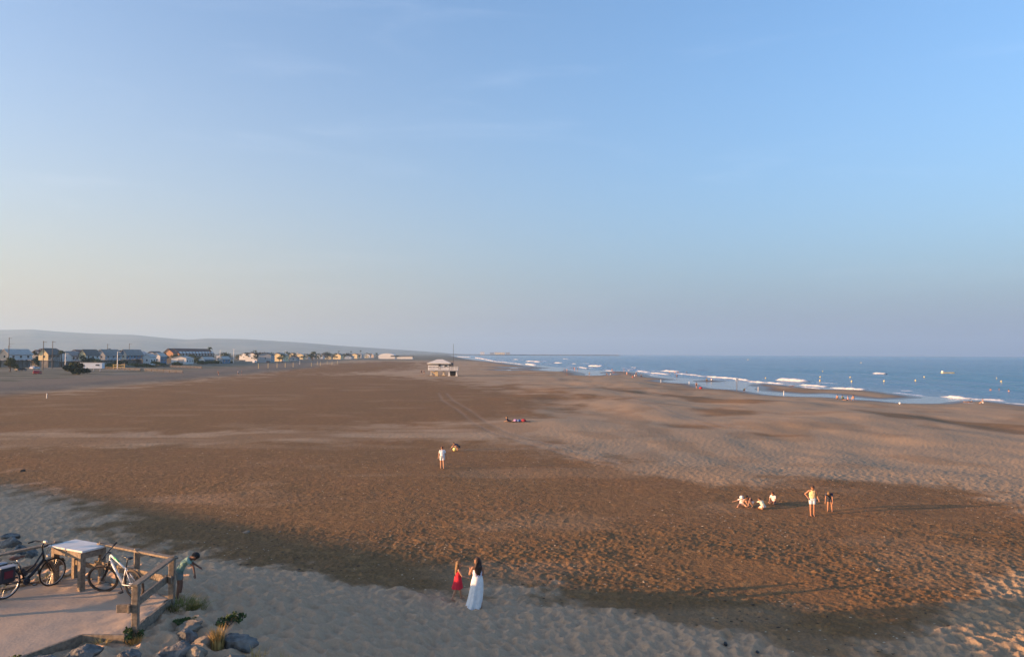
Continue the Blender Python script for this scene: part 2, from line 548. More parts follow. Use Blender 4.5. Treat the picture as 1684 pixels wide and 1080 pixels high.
def make_ground():
    v = np.concatenate([np.geomspace(1500, 480, 40), np.arange(476, 320, -0.8), np.arange(320, 2.0, -0.5), np.geomspace(2.0, 0.52, 14)])
    yy = 8.5 * 768.0 / v
    uu = np.concatenate([np.linspace(-0.95, -0.72, 40)[:-1], np.linspace(-0.72, 0.72, 1000), np.linspace(0.72, 0.95, 40)[1:]])
    Y = np.repeat(yy[:, None], len(uu), 1)
    X = uu[None, :] * Y
    sh = X.shape
    x, y = X.ravel(), Y.ravel()
    wob = (fbm(x / 5, y / 7, 41, 4) - 0.5) * 2
    wob2 = (fbm(x / 0.9, y / 1.2, 47, 3) - 0.5) * 2
    soft = np.clip((y / 32) ** 1.3, 0.95, 9)
    crust = np.zeros_like(x)
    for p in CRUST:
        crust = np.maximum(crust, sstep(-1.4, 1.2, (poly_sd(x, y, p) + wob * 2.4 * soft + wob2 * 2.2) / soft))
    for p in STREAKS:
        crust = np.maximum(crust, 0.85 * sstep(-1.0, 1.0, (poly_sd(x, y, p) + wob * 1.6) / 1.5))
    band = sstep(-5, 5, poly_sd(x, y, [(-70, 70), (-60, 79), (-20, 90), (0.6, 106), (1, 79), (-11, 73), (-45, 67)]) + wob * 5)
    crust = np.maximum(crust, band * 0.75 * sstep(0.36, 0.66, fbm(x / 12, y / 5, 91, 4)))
    # ragged bare spots and streaks inside the crust
    patch = fbm(x / 9, y / 5, 61, 4)
    crust = crust * (1 - 0.22 * sstep(0.58, 0.76, patch))
    st = fbm(x / 30, y / 10, 67, 3)
    crust = np.maximum(crust, 0.55 * sstep(0.60, 0.70, st) * sstep(130, 190, y) * sstep(-40, 0, x) * sstep(700, 350, y))
    crust = np.maximum(crust, 0.30 * sstep(0.56, 0.68, fbm(x / 5, y / 9, 71, 3)) * sstep(40, 60, y))
    s = shore_sd(x, y) + (fbm(x / 6, y / 9, 3, 3) - 0.5) * 2.0
    wet = sstep(7.0, 1.5, s / np.clip(y / 200, 0.7, 3))
    z = base_height(x, y)
    grey = sstep(-6, 10, poly_sd(x, y, GREY) + wob * 4)
    scrub = np.maximum(sstep(700, 1100, y) * (x < 30), sstep(6, 20, poly_sd(x, y, GREY) - 20 + wob * 8))
    tr = np.zeros_like(x)
    for t in TRACKS:
        d = line_d(x + (fbm(x / 25, y / 25, 5, 2) - 0.5) * 1.2, y, t)
        tr = np.maximum(tr, 0.30 * np.exp(-((d - 0.85) / 0.30) ** 2) * (0.5 + fbm(x / 3, y / 3, 81, 2)))
    tr = tr * sstep(0.5, 0.0, wet)
    dry = sstep(14, 4, y - 27 + 0.55 * x) * sstep(16, 9, x)  # dry near sand; the mask also lifts its tone in the shade
    deck = sstep(-0.3, 0.2, poly_sd(x, y, PLATFORM))
    # footprints in the soft sand, lumps in the crust
    fade = np.clip((33.0 / y) ** 2.2, 0.03, 1.0) * (1 - wet) * (1 - grey) * (1 - deck)
    d1, r1 = cells(x / 0.33 + wob2 * 0.35, y / 0.33 + wob * 0.35, 101)
    d2, r2 = cells(x / 0.75 + 3, y / 0.85, 111)
    foot = 0.20 * np.minimum(d1, 0.8) ** 1.3 - 0.06 - 0.055 * np.exp(-(d2 / 0.33) ** 2) * r2
    foot = foot + (fbm(x / 0.42, y / 0.30, 121, 3, 0.42) - 0.5) * 0.10
    d3, r3 = cells(x / 0.20, y / 0.22, 131)
    lump = 0.058 * np.exp(-(d3 / 0.34) ** 2) * r3 * r3 + (fbm(x / 0.16, y / 0.16, 141, 3) - 0.5) * 0.065 + (fbm(x / 1.3, y / 1.3, 151, 3) - 0.5) * 0.10
    # the crust lies flatter near the pale foreground sand and in far damp flats
    rough = 0.35 + 0.65 * sstep(0.42, 0.62, fbm(x / 8, y / 6, 161, 3) + 0.05)
    z = z + fade * (foot * (1 + 0.35 * dry) * (1 - crust) + lump * rough * crust)
    z = z - 0.05 * tr
    g = grid_object('beach', X, Y, z.reshape(sh), M_sand,
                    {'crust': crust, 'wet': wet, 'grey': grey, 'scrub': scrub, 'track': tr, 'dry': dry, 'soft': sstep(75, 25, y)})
    g['kind'] = 'structure'
    return g

BEACH = make_ground()

def litter(name, n, cond, m, size, seed, flat=0.35):
    """small scraps of weed, shell and wood scattered over the sand"""
    me = BEACH.data
    nv = len(me.vertices)
    co = np.empty(nv * 3, np.float32)
    me.vertices.foreach_get('co', co)
    co = co.reshape(-1, 3)
    cr_ = np.empty(nv, np.float32)
    me.attributes['crust'].data.foreach_get('value', cr_)
    ok = np.where(cond(co[:, 0], co[:, 1], cr_))[0]
    r = np.random.default_rng(seed)
    w = co[ok, 1] ** 2 * (0.25 + fbm(co[ok, 0] / 4, co[ok, 1] / 3, seed, 3) ** 3 * 6)
    pick = r.choice(ok, n, replace=False, p=w / w.sum())
    v, f = [], []
    for i in pick:
        c = co[i]
        k = len(v)
        a = r.uniform(0, 6.28)
        s_ = size * r.uniform(0.5, 1.6)
        for q in range(5):
            t = a + q * 1.257
            rr_ = s_ * r.uniform(0.35, 1.0)
            v.append((c[0] + math.cos(t) * rr_ * 1.4, c[1] + math.sin(t) * rr_, c[2] + 0.002 + r.uniform(-0.006, 0.012)))
        v.append((c[0], c[1], c[2] + s_ * flat * r.uniform(0.5, 1.4)))
        f += [(k + q, k + (q + 1) % 5, k + 5) for q in range(5)]
    o = MB().add(v, f).build(name, m)
    o['kind'] = 'stuff'

litter('dry_seaweed', 2600, lambda x, y, c: (y > 21) & (y < 75) & (c > 0.45) & (np.abs(x) < y * 0.72), mat('dry_seaweed_scraps', (0.045, 0.030, 0.020), 0.9, 0.4, 30), 0.055, 5)
litter('shell_bits', 1500, lambda x, y, c: (y > 21) & (y < 70) & (c > 0.3) & (np.abs(x) < y * 0.72), mat('pale_shell_bits', (0.50, 0.40, 0.28), 0.8, 0.3, 30), 0.036, 6)

M_land = mat('inland_soil', (0.17, 0.14, 0.10), 0.95, 0.3, 0.05)
lb = MB()
lb.add([(-13500, -580, -0.2), (110, -580, -0.2), (110, 4.5, -0.2), (-4, 4.5, -0.2), (-11000, 12000, -0.2), (-13500, 12000, -0.2)],
       [(0, 1, 2, 3, 4, 5)])
tag(lb.build('ground', M_land), kind='structure')

# ------------------------------------------------------------------ sea
def sea_material():
    m = bpy.data.materials.new('sea_water')
    m.use_nodes = True
    n, l = m.node_tree.nodes, m.node_tree.links
    b = n['Principled BSDF']
    b.inputs['Roughness'].default_value = 0.16
    b.inputs['IOR'].default_value = 1.333
    b.inputs['Specular IOR Level'].default_value = 0.4
    geo = n.new('ShaderNodeNewGeometry')
    a = n.new('ShaderNodeAttribute'); a.attribute_name = 'foam'
    sh = n.new('ShaderNodeAttribute'); sh.attribute_name = 'shallow_sheen'
    mp = n.new('ShaderNodeMapping')
    mp.inputs['Rotation'].default_value = (0, 0, 0.12)
    mp.inputs['Scale'].default_value = (0.35, 0.16, 1)
    l.new(geo.outputs['Position'], mp.inputs['Vector'])
    n1 = n.new('ShaderNodeTexNoise'); n1.inputs['Scale'].default_value = 1.0; n1.inputs['Detail'].default_value = 6
    n1.inputs['Roughness'].default_value = 0.62
    l.new(mp.outputs['Vector'], n1.inputs['Vector'])
    bp = n.new('ShaderNodeBump'); bp.inputs['Strength'].default_value = 0.9
    bp.inputs['Distance'].default_value = 2.2
    l.new(n1.outputs['Fac'], bp.inputs['Height'])
    calm = n.new('ShaderNodeMapRange')
    calm.inputs['To Min'].default_value = 1.0
    calm.inputs['To Max'].default_value = 0.06
    l.new(sh.outputs['Fac'], calm.inputs['Value'])
    l.new(calm.outputs['Result'], bp.inputs['Strength'])
    l.new(bp.outputs['Normal'], b.inputs['Normal'])
    n2 = n.new('ShaderNodeTexNoise'); n2.inputs['Scale'].default_value = 0.02; n2.inputs['Detail'].default_value = 4
    mp2 = n.new('ShaderNodeMapping'); mp2.inputs['Scale'].default_value = (1.0, 0.35, 1)
    l.new(geo.outputs['Position'], mp2.inputs['Vector']); l.new(mp2.outputs['Vector'], n2.inputs['Vector'])
    c0 = n.new('ShaderNodeMix'); c0.data_type = 'RGBA'
    c0.inputs['A'].default_value = (0.012, 0.100, 0.212, 1); c0.inputs['B'].default_value = (0.020, 0.132, 0.255, 1)
    l.new(n2.outputs['Fac'], c0.inputs['Factor'])
    c1 = n.new('ShaderNodeMix'); c1.data_type = 'RGBA'
    c1.inputs['B'].default_value = (0.19, 0.20, 0.20, 1)  # paler base colour paints the sky's reflection in calm water
    l.new(c0.outputs['Result'], c1.inputs['A']); l.new(sh.outputs['Fac'], c1.inputs['Factor'])
    c2 = n.new('ShaderNodeMix'); c2.data_type = 'RGBA'
    c2.inputs['B'].default_value = (0.78, 0.79, 0.80, 1)
    l.new(c1.outputs['Result'], c2.inputs['A']); l.new(a.outputs['Fac'], c2.inputs['Factor'])
    l.new(c2.outputs['Result'], b.inputs['Base Color'])
    r = n.new('ShaderNodeMapRange')
    r.inputs['To Min'].default_value = 0.14; r.inputs['To Max'].default_value = 0.9
    l.new(a.outputs['Fac'], r.inputs['Value']); l.new(r.outputs['Result'], b.inputs['Roughness'])
    return m

M_sea = sea_material()

def make_sea():
    v = np.concatenate([np.geomspace(420, 72, 40), np.arange(71, 3.0, -0.25), np.geomspace(3.0, 0.5, 24)])
    yy = 8.5 * 768.0 / v
    uu = np.concatenate([np.linspace(-0.11, 0.80, 520), np.linspace(0.82, 2.4, 40)])
    Y = np.repeat(yy[:, None], len(uu), 1)
    X = uu[None, :] * Y
    x, y = X.ravel(), Y.ravel()
    s = -shore_sd(x, y) - (fbm(x / 6, y / 9, 3, 3) - 0.5) * 2.0          # metres out to sea
    out_ = sstep(4, 40, s)
    # swell rolling in towards the beach, crests roughly along the shore
    ph = x * 0.93 - y * 0.10 + (fbm(x / 60, y / 90, 201, 3) - 0.5) * 34
    sw = np.sin(ph * 2 * np.pi / 17.0) * 0.26 + np.sin(ph * 2 * np.pi / 9.3 + 1.0) * 0.10
    sw = sw * (0.3 + 1.2 * fbm(x / 40, y / 70, 211, 2))
    z = SEA_Z + out_ * sw * np.clip(900 / y, 0.0, 1)
    z = np.where(s < 0, SEA_Z, z)
    yk = [100, 140, 155, 170, 200, 230, 255, 275, 300, 345, 380, 400, 440, 480, 530, 600, 770, 960, 1150, 1760, 2900]
    xk = [97, 94, 95, 89, 91, 82, 74, 70, 62, 58, 66, 60, 50, 40, 30, 20, 2, -22, -45, -105, -215]
    open_ = sstep(-1.5, 1.5, x - np.interp(y, yk, xk))
    foam = np.zeros_like(x)
    th = np.clip(y / 220, 0.7, 5)
    for k_, (off, w_, lo) in enumerate(((2.0, 1.4, 0.40), (11.0, 1.3, 0.54), (23.0, 1.1, 0.64))):
        run = fbm(x / 30, y / 16 * (1 + 0 * y), 231 + k_, 3)
        ln = np.exp(-((s - off * np.clip(y / 230, 0.8, 3) - 5.0 * (fbm(x / 22, y / 30, 221 + k_, 3) - 0.5)) / (w_ * th)) ** 2)
        foam = np.maximum(foam, ln * sstep(lo, lo + 0.10, run))
    foam = np.clip(foam * open_ * sstep(2600, 1200, y), 0, 1)
    foam = np.clip(foam * 2.6 * (0.35 + fbm(x / 1.5, y / 5, 251, 2)) - 0.35, 0, 1)
    shallow_sheen = sstep(20, 5, s) * (1 - 0.75 * open_)
    o = grid_object('sea', X, Y, z.reshape(X.shape), M_sea, {'foam': foam, 'shallow_sheen': shallow_sheen})
    o['kind'] = 'structure'

make_sea()

M_foam = mat('sea_foam', (0.58, 0.58, 0.58), 0.85, 0.28, 1.6, bump=0.05, bscale=6)
WAVES = [(80.1, 407.8, 84.2, 388.2, 1.26), (93.4, 268.9, 98.9, 257.7, 1.46), (175.7, 373.3, 179.4, 368.2, 0.88), (76.9, 357.1, 77.8, 307.2, 0.42), (77.9, 309.7, 83.6, 285.4, 0.42), (82.5, 287.4, 80.4, 261.3, 0.48), (78.8, 255.4, 82.5, 232.8, 0.39), (85.2, 226.3, 88.1, 214.2, 0.38), (80.3, 211.5, 80.9, 200.6, 0.24), (86.7, 208.3, 90.4, 196.4, 0.42), (93.2, 166.0, 94.2, 157.2, 0.46), (93.9, 157.2, 98.2, 153.4, 0.25), (93.0, 144.5, 94.4, 139.4, 0.17), (18.0, 903.1, 31.4, 841.5, 1.52), (12.7, 662.4, 18.2, 585.0, 1.48), (42.3, 761.2, 49.3, 748.7, 1.08), (56.9, 560.8, 64.6, 546.8, 1.75), (3.9, 1180.3, 10.2, 1147.6, 1.11), (92.7, 1374.5, 93.7, 1284.5, 1.05), (54.2, 683.4, 56.3, 676.1, 0.54), (62.6, 411.8, 69.5, 436.4, 0.67), (78.0, 502.6, 81.0, 499.0, 0.87), (-20.9, 886.6, -1.0, 745.9, 0.78), (-2.2, 755.5, 10.0, 621.4, 0.65), (-83.4, 1762.0, -38.2, 1156.7, 1.39), (-147.9, 2081.1, -98.7, 1839.1, 1.86), (51.6, 417.1, 52.6, 399.9, 0.65), (45.8, 519.9, 46.6, 467.1, 0.39), (66.4, 401.0, 67.5, 378.9, 0.43), (66.8, 366.8, 69.0, 335.2, 0.36), (-42.2, 1218.6, -19.5, 887.2, 1.0)]

def breaker(x0, y0, x1, y1, h, seed):
    """a lumpy ridge of white water with ragged ends and a gently sloping back"""
    L = math.hypot(x1 - x0, y1 - y0)
    n = int(max(14, min(70, L * 1.6)))
    dx, dy = (x1 - x0) / L, (y1 - y0) / L
    nx, ny = dy, -dx
    if nx < 0:
        nx, ny = -nx, -ny                       # seaward
    r = random.Random(seed)
    m = 9
    v, f = [], []
    w = h * 1.2 + 0.5
    ts = np.linspace(0, 1, n)
    lump = fbm(ts * L / (1.2 + h) + seed * 7.7, ts * 0 + seed, seed, 3)
    off = (fbm(ts * L / 7 + seed * 3.1, ts * 0 + 3.0, seed + 3, 2) - 0.5) * (1.0 + 0.02 * L)
    for i, t in enumerate(ts):
        env = min(1, (t * 6)) * min(1, ((1 - t) * 6))
        env = env ** 0.6
        hh = h * env * (0.35 + 1.0 * lump[i])
        cx, cy = x0 + dx * L * t + nx * off[i], y0 + dy * L * t + ny * off[i]
        for k in range(m):
            q = -1 + 2 * k / (m - 1)
            zz = max(0.0, 1 - q * q) ** 0.7 * hh * (1.0 if h < 0.6 else 0.62) * (1 + 0.25 * (r.random() - 0.5))
            ww = w * (0.55 + 0.6 * lump[i]) * q
            v.append((cx + nx * ww, cy + ny * ww, SEA_Z - 0.12 * env - 0.1 + zz * 1.0 + 0.14))
    for i in range(n - 1):
        for k in range(m - 1):
            f.append((i * m + k, i * m + k + 1, (i + 1) * m + k + 1, (i + 1) * m + k))
    mb = MB().add(v, f)
    o = mb.build('breaking_wave', M_foam, smooth=True)
    o['kind'] = 'stuff'
    return o

for i, w in enumerate(WAVES):
    breaker(*w, seed=i + 3)

# ------------------------------------------------------------------ hills on the landward horizon
RIDGE = [(-7600, 150), (-6109, 168.5), (-5222, 183.3), (-4668, 207.8), (-4391, 214.5), (-4252, 204.0), (-4114, 193.5), (-3836, 178.0), (-3448, 168.6), (-3281, 152.6), (-3115, 136.7), (-2948, 126.3), (-2782, 138.1), (-2449, 133.9), (-2172, 118.5), (-1895, 103.0), (-1562, 76.7), (-1229, 55.9), (-897, 34.7), (-675, 20.6), (-453, 4)]
M_hill = mat('hill_scrub', (0.12, 0.118, 0.095), 0.95, 0.4, 0.004)
def make_hills():
    xs = np.linspace(-7600, -453, 260)
    px, pz = zip(*RIDGE)
    top = np.interp(xs, px, pz)
    ys = np.linspace(-1, 1, 41)
    X = np.repeat(xs[None, :], 41, 0)
    prof = np.clip(1 - np.abs(ys) ** 1.3, 0, 1)[:, None]
    Y = 7000 + ys[:, None] * 1500 + 0 * X
    X = X * (Y / 7000)
    N = fbm(X / 420, Y / 420, 301, 5) - 0.5
    Z = top[None, :] * prof * (1 + 0.5 * N * (1 - prof)) + N * 26 * (1 - prof ** 4) * np.minimum(1, top[None, :] / 60) - 2
    o = grid_object('hills', X, Y, Z, M_hill)
    o['kind'] = 'structure'
make_hills()

# ------------------------------------------------------------------ the sea air
def make_haze(density=1.3e-4):
    m = bpy.data.materials.new('sea_air')
    m.use_nodes = True
    n, l = m.node_tree.nodes, m.node_tree.links
    n.remove(n['Principled BSDF'])
    v = n.new('ShaderNodeVolumePrincipled')
    v.inputs['Color'].default_value = (0.40, 0.61, 0.84, 1)
    v.inputs['Density'].default_value = density
    v.inputs['Anisotropy'].default_value = 0.2
    l.new(v.outputs['Volume'], n['Material Output'].inputs['Volume'])
    b = MB().box((0, 6200, 139), (28000, 13800, 286))
    o = b.build('haze', m)
    o['kind'] = 'stuff'
make_haze()

# ------------------------------------------------------------------ materials of the unseen blocks added to shade the near beach
M_render = mat('cream_render', (0.62, 0.56, 0.46), 0.9, 0.08, 2.0)
M_tile = mat('terracotta_tile', (0.33, 0.14, 0.08), 0.85, 0.25, 3.0)

# ------------------------------------------------------------------ shared materials
M_white = mat('white_wall', (0.70, 0.68, 0.64), 0.9, 0.06, 0.7)
M_peach = mat('peach_wall', (0.72, 0.56, 0.42), 0.9, 0.06, 0.7)
M_yellow = mat('yellow_wall', (0.74, 0.60, 0.34), 0.9, 0.06, 0.7)
M_orange = mat('orange_wall', (0.66, 0.34, 0.17), 0.9, 0.06, 0.7)
M_bluew = mat('blue_wall', (0.10, 0.19, 0.28), 0.85, 0.1, 0.7)
M_greyw = mat('grey_wall', (0.36, 0.37, 0.38), 0.9, 0.1, 0.7)
M_brownw = mat('brown_wall', (0.20, 0.155, 0.12), 0.9, 0.1, 0.7)
M_gfloor = mat('grey_ground_floor', (0.22, 0.205, 0.19), 0.9, 0.3, 0.4)  # mid grey of the ground floors behind the stilts
M_roofg = mat('grey_roof', (0.27, 0.245, 0.22), 0.9, 0.15, 0.8)
M_roofd = mat('dark_roof', (0.155, 0.135, 0.12), 0.9, 0.15, 0.8)
M_roofr = mat('brown_red_roof', (0.17, 0.085, 0.06), 0.85, 0.2, 0.8)
M_roofl = mat('pale_sheet_roof', (0.46, 0.43, 0.39), 0.85, 0.1, 0.8)
M_glass = mat('dark_window_glass', (0.025, 0.03, 0.035), 0.15, 0.1, 1.0, spec=0.6)
M_dark = mat('dark_metal', (0.035, 0.035, 0.037), 0.5, 0.2, 6.0)
M_post = mat('weathered_pole', (0.11, 0.09, 0.075), 0.9, 0.2, 2.0)
M_wpole = mat('white_lamp_pole', (0.66, 0.66, 0.64), 0.5, 0.05, 3.0)
M_leaf = mat('village_foliage', (0.055, 0.070, 0.028), 0.8, 0.4, 1.2, spec=0.2)
M_leafo = mat('olive_foliage', (0.095, 0.095, 0.035), 0.8, 0.4, 1.2, spec=0.2)
M_leafd = mat('dark_shrub_foliage', (0.046, 0.050, 0.026), 0.8, 0.5, 1.2, spec=0.2)
M_bark = mat('bark', (0.085, 0.060, 0.042), 0.9, 0.3, 6.0)

def land_z(x, y):
    return gz(x, y) - 0.05

# ------------------------------------------------------------------ the seaside village
def house(x0, x1, y, length, ridge, eave, wallm, roofm, label, gable=None, stilt=0.0, name='beach_house', group=None, windows=3, posts=True, rz=0.03):  # gable: separate tone; the near sunlit gables have that light in their colour
    """gable end faces the viewpoint between x0 and x1, the long side faces the beach"""
    gw = x1 - x0
    o = empty(name, ((x0 + x1) / 2, y, land_z(x1, y)), rz, label, 'house', group)
    h = gw / 2
    e, r, b = eave, ridge, stilt
    v = [(-h, 0, b), (h, 0, b), (h, 0, e), (0, 0, r - 0.25), (-h, 0, e), (-h, length, b), (h, length, b), (h, length, e), (0, length, r - 0.25), (-h, length, e)]
    MB().add(v, [(1, 6, 7, 2), (6, 5, 9, 8, 7), (5, 0, 4, 9), (0, 5, 6, 1)]).build('wall', wallm, o)
    MB().add([(p[0], p[1] + 0.01, p[2]) for p in v[:5]] , [(0, 1, 2, 3, 4)]).build('gable_wall', gable or wallm, o)
    # roof: two thick sloping slabs with overhang
    rf = MB()
    ov, th = 0.45, 0.22
    sl = (r - e) / h
    for s in (-1, 1):
        a = (0, -ov, r)
        c = (s * (h + ov), -ov, e - sl * ov)
        q = [a, c, (c[0], length + ov, c[2]), (0, length + ov, r)]
        t = [(p[0], p[1], p[2] - th) for p in q]
        f = [(0, 1, 2, 3), (7, 6, 5, 4), (0, 4, 5, 1), (1, 5, 6, 2), (2, 6, 7, 3), (3, 7, 4, 0)]
        rf.add(q + t, f)
    rf.build('roof', roofm, o)
    if stilt > 0 and posts:
        n = max(2, int(length / 4))
        for i in range(n + 1):
            MB().box((h - 0.2, 0.3 + (length - 0.6) * i / n, stilt / 2), (0.3, 0.3, stilt)).build('stilt', M_brownw, o)
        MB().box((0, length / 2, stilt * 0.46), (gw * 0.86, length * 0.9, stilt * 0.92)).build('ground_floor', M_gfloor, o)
        MB().box((h + 0.75, length / 2, stilt + 0.05), (1.5, length, 0.16)).build('balcony', M_greyw, o)
        rl = MB()
        for i in range(int(length / 1.2) + 1):
            rl.box((h + 1.42, i * 1.2, stilt + 0.6), (0.06, 0.06, 1.0))
        rl.box((h + 1.42, length / 2, stilt + 1.12), (0.09, length, 0.09))
        rl.build('balcony_rail', M_white, o)
    for i in range(windows):
        yy = length * (i + 0.6) / (windows + 0.2)
        wz = stilt + (eave - stilt) * 0.5
        w = MB().box((h + 0.03, yy, wz), (0.10, min(1.7, length / windows * 0.5), 1.25)).build('window', M_glass, o)
        MB().box((h + 0.05, yy, wz - 0.72), (0.16, min(1.9, length / windows * 0.55), 0.1)).build('sill', M_white, w)
    if gw > 3:
        MB().box((gw * 0.05, -0.02, stilt + (eave - stilt) * 0.55), (0.8, 0.08, 1.1)).build('window', M_glass, o)
    return o

house(-265.5, -260.3, 384, 16, 9.0, 6.9, M_white, M_roofg, 'peach gabled house cut by the left edge of the village', M_peach, 3.7)
house(-257.4, -252.7, 386, 20, 9.3, 6.9, M_white, M_roofl, 'white house with pale roof and narrow sunlit peach gable', M_peach, 3.7)
house(-258, -250, 410, 14, 9.0, 6.6, M_white, M_roofr, 'brown roofed house between the two sunlit gables', None, 3.4, windows=2)
house(-239.0, -234.1, 388, 11, 9.8, 7.0, M_brownw, M_roofd, 'dark roofed house with bright cream gable behind the utility poles', M_yellow, 3.6)
house(-238.2, -234.4, 423, 15, 9.4, 6.6, M_white, M_roofd, 'white house with the small bright yellow gable behind dark shrubs', M_yellow, 3.5)
house(-250.0, -243.0, 424, 12, 8.4, 6.2, M_white, M_roofg, 'white house with shaded gable left of the yellow gable', M_white, 2.8)
house(-239.5, -234.5, 443, 20, 9.5, 6.4, M_greyw, M_roofg, 'grey house with wide grey roof behind the white lamp post', M_greyw, 3.4)
house(-238.0, -233.8, 466, 23, 9.6, 6.6, M_bluew, M_roofg, 'dark blue house on posts under a long grey roof', M_bluew, 3.6, windows=5)
house(-230.3, -226.0, 480, 9, 7.0, 5.4, M_white, M_roofl, 'small white house right of the dark blue house', M_white, 0.0, windows=2)
house(-233.5, -228.8, 500, 10, 7.6, 5.6, M_bluew, M_roofl, 'pale roofed blue house left of the orange gable', M_white, 0.0, windows=2)
house(-259.2, -251.8, 571, 8, 10.9, 7.6, M_orange, M_roofr, 'orange gabled end house of the long terrace', M_orange, 0.0, windows=1)
ter = house(-261.0, -252.0, 582, 74, 11.0, 7.0, M_brownw, M_roofr, 'long terrace under one brown red roof with white dormers', M_orange, 0.0, windows=0)
for i in range(11):
    d = MB().add([(4.9, i * 6.6 + 2, 5.6), (4.9, i * 6.6 + 5.2, 5.6), (4.9, i * 6.6 + 5.2, 7.3), (4.9, i * 6.6 + 3.6, 8.5), (4.9, i * 6.6 + 2, 7.3),
                  (2.0, i * 6.6 + 2, 7.3), (2.0, i * 6.6 + 5.2, 7.3), (0.8, i * 6.6 + 3.6, 8.5)],
                 [(0, 1, 2, 3, 4), (3, 2, 6, 7), (4, 3, 7, 5)]).build('dormer', M_white, ter)
    MB().box((4.95, i * 6.6 + 3.6, 6.6), (0.1, 1.1, 1.2)).build('window', M_glass, d)
    MB().box((4.55, i * 6.6 + 3.6, 2.6), (0.15, 2.2, 2.0)).build('window', M_glass, ter)
gar = house(-229.5, -219.5, 518, 13, 5.4, 4.2, M_white, M_roofl, 'low pale hall with big grey door beside the beach road', M_white, 0.0, windows=3, name='beach_hall')
MB().box((1.2, -0.06, 1.7), (3.6, 0.12, 3.3)).build('door', M_greyw, gar)
house(-216.8, -213.0, 533, 20, 4.9, 3.4, M_bluew, M_roofl, 'low blue grey shed with white gable, left of the pair', M_white, 0.0, windows=2, name='beach_shed')
house(-210.4, -206.6, 549, 16, 5.2, 3.6, M_bluew, M_roofl, 'low blue grey shed by the tall lamp, right of the pair', M_greyw, 0.0, windows=2, name='beach_shed')

rv = random.Random(5)
walls = [M_white, M_white, M_yellow, M_peach, M_white, M_greyw]
roofs = [M_roofr, M_roofg, M_roofr, M_roofl, M_roofd]
WN = {'white_wall': 'white', 'yellow_wall': 'yellow', 'peach_wall': 'peach', 'grey_wall': 'grey'}
RN = {'brown_red_roof': 'brown red', 'grey_roof': 'grey', 'pale_sheet_roof': 'pale', 'dark_roof': 'dark'}
y = 640.0
k = 0
while y < 1500:
    for row in range(3):
        x = -205 - row * 34 - (y - 640) * 0.075 + rv.uniform(-8, 8)
        if rv.random() < 0.17:
            continue
        w, L = rv.uniform(6, 11), rv.uniform(8, 18)
        e = rv.choice((3.4, 5.6, 6.2))
        wm = rv.choice(walls)
        rm = rv.choice(roofs)
        house(x - w / 2, x + w / 2, y + rv.uniform(-9, 9), L, e + rv.uniform(1.4, 2.6), e, wm, rm,
              'tiny %s house with %s roof, %s row, %s stretch of the far village' % (WN[wm.name], RN[rm.name], ('front', 'middle', 'back')[row], ('nearest', 'second', 'third', 'farthest')[min(3, int((y - 640) / 215))]), wm, 0.0, name='village_house', group='houses at the hazy far end of the village',
              windows=2, rz=rv.uniform(-0.1, 0.15))
        k += 1
    y += rv.uniform(34, 62)

# ------------------------------------------------------------------ trees, palms and shrubs
def leaf_cloud(mb, c, r, n, size, rr, squash=1.0):
    c = Vector(c)
    lumps = [Vector((rr.gauss(0, 0.5), rr.gauss(0, 0.5), rr.gauss(0, 0.45))) for _ in range(7)]
    for _ in range(n):
        l = rr.choice(lumps)
        d = Vector((rr.gauss(0, 1), rr.gauss(0, 1), rr.gauss(0, 1))).normalized() * (rr.random() ** 0.4) * 0.52
        p = l + d
        p = Vector((p.x * r[0], p.y * r[1], p.z * r[2] * squash)) + c
        a = Vector((rr.gauss(0, 1), rr.gauss(0, 1), rr.gauss(0, 1))).normalized() * size * rr.uniform(0.6, 1.3)
        b = a.orthogonal().normalized() * size * rr.uniform(0.35, 0.7)
        mb.add([p - a, p + b, p + a, p - b], [(0, 1, 2, 3)])

def tree(x, y, h, w, label, m=None, group=None, name='tree', cat='tree', n=420, trunk=0.35, seed=1):
    rr = random.Random(seed)
    z = land_z(x, y)
    o = empty(name, (x, y, z), 0, label, cat, group)
    tb = MB()
    th = h * trunk
    tb.tube([(0, 0, -0.2), (0.05 * w, 0, th * 0.6), (0, 0.04 * w, th * 1.1)], [0.045 * h, 0.035 * h, 0.025 * h], 7)
    for i in range(4):
        a = i * 1.6 + rr.random()
        tb.tube([(0, 0, th * 0.8), (math.cos(a) * w * 0.16, math.sin(a) * w * 0.16, th + h * 0.16), (math.cos(a) * w * 0.3, math.sin(a) * w * 0.3, th + h * 0.32)],
                [0.022 * h, 0.015 * h, 0.008 * h], 5)
    tb.build('trunk', M_bark, o, smooth=True)
    cb = MB()
    leaf_cloud(cb, (0, 0, th + (h - th) * 0.5), (w * 0.5, w * 0.5, (h - th) * 0.52), n, 0.085 * w, rr)
    cb.build('crown', m or M_leaf, o)
    return o

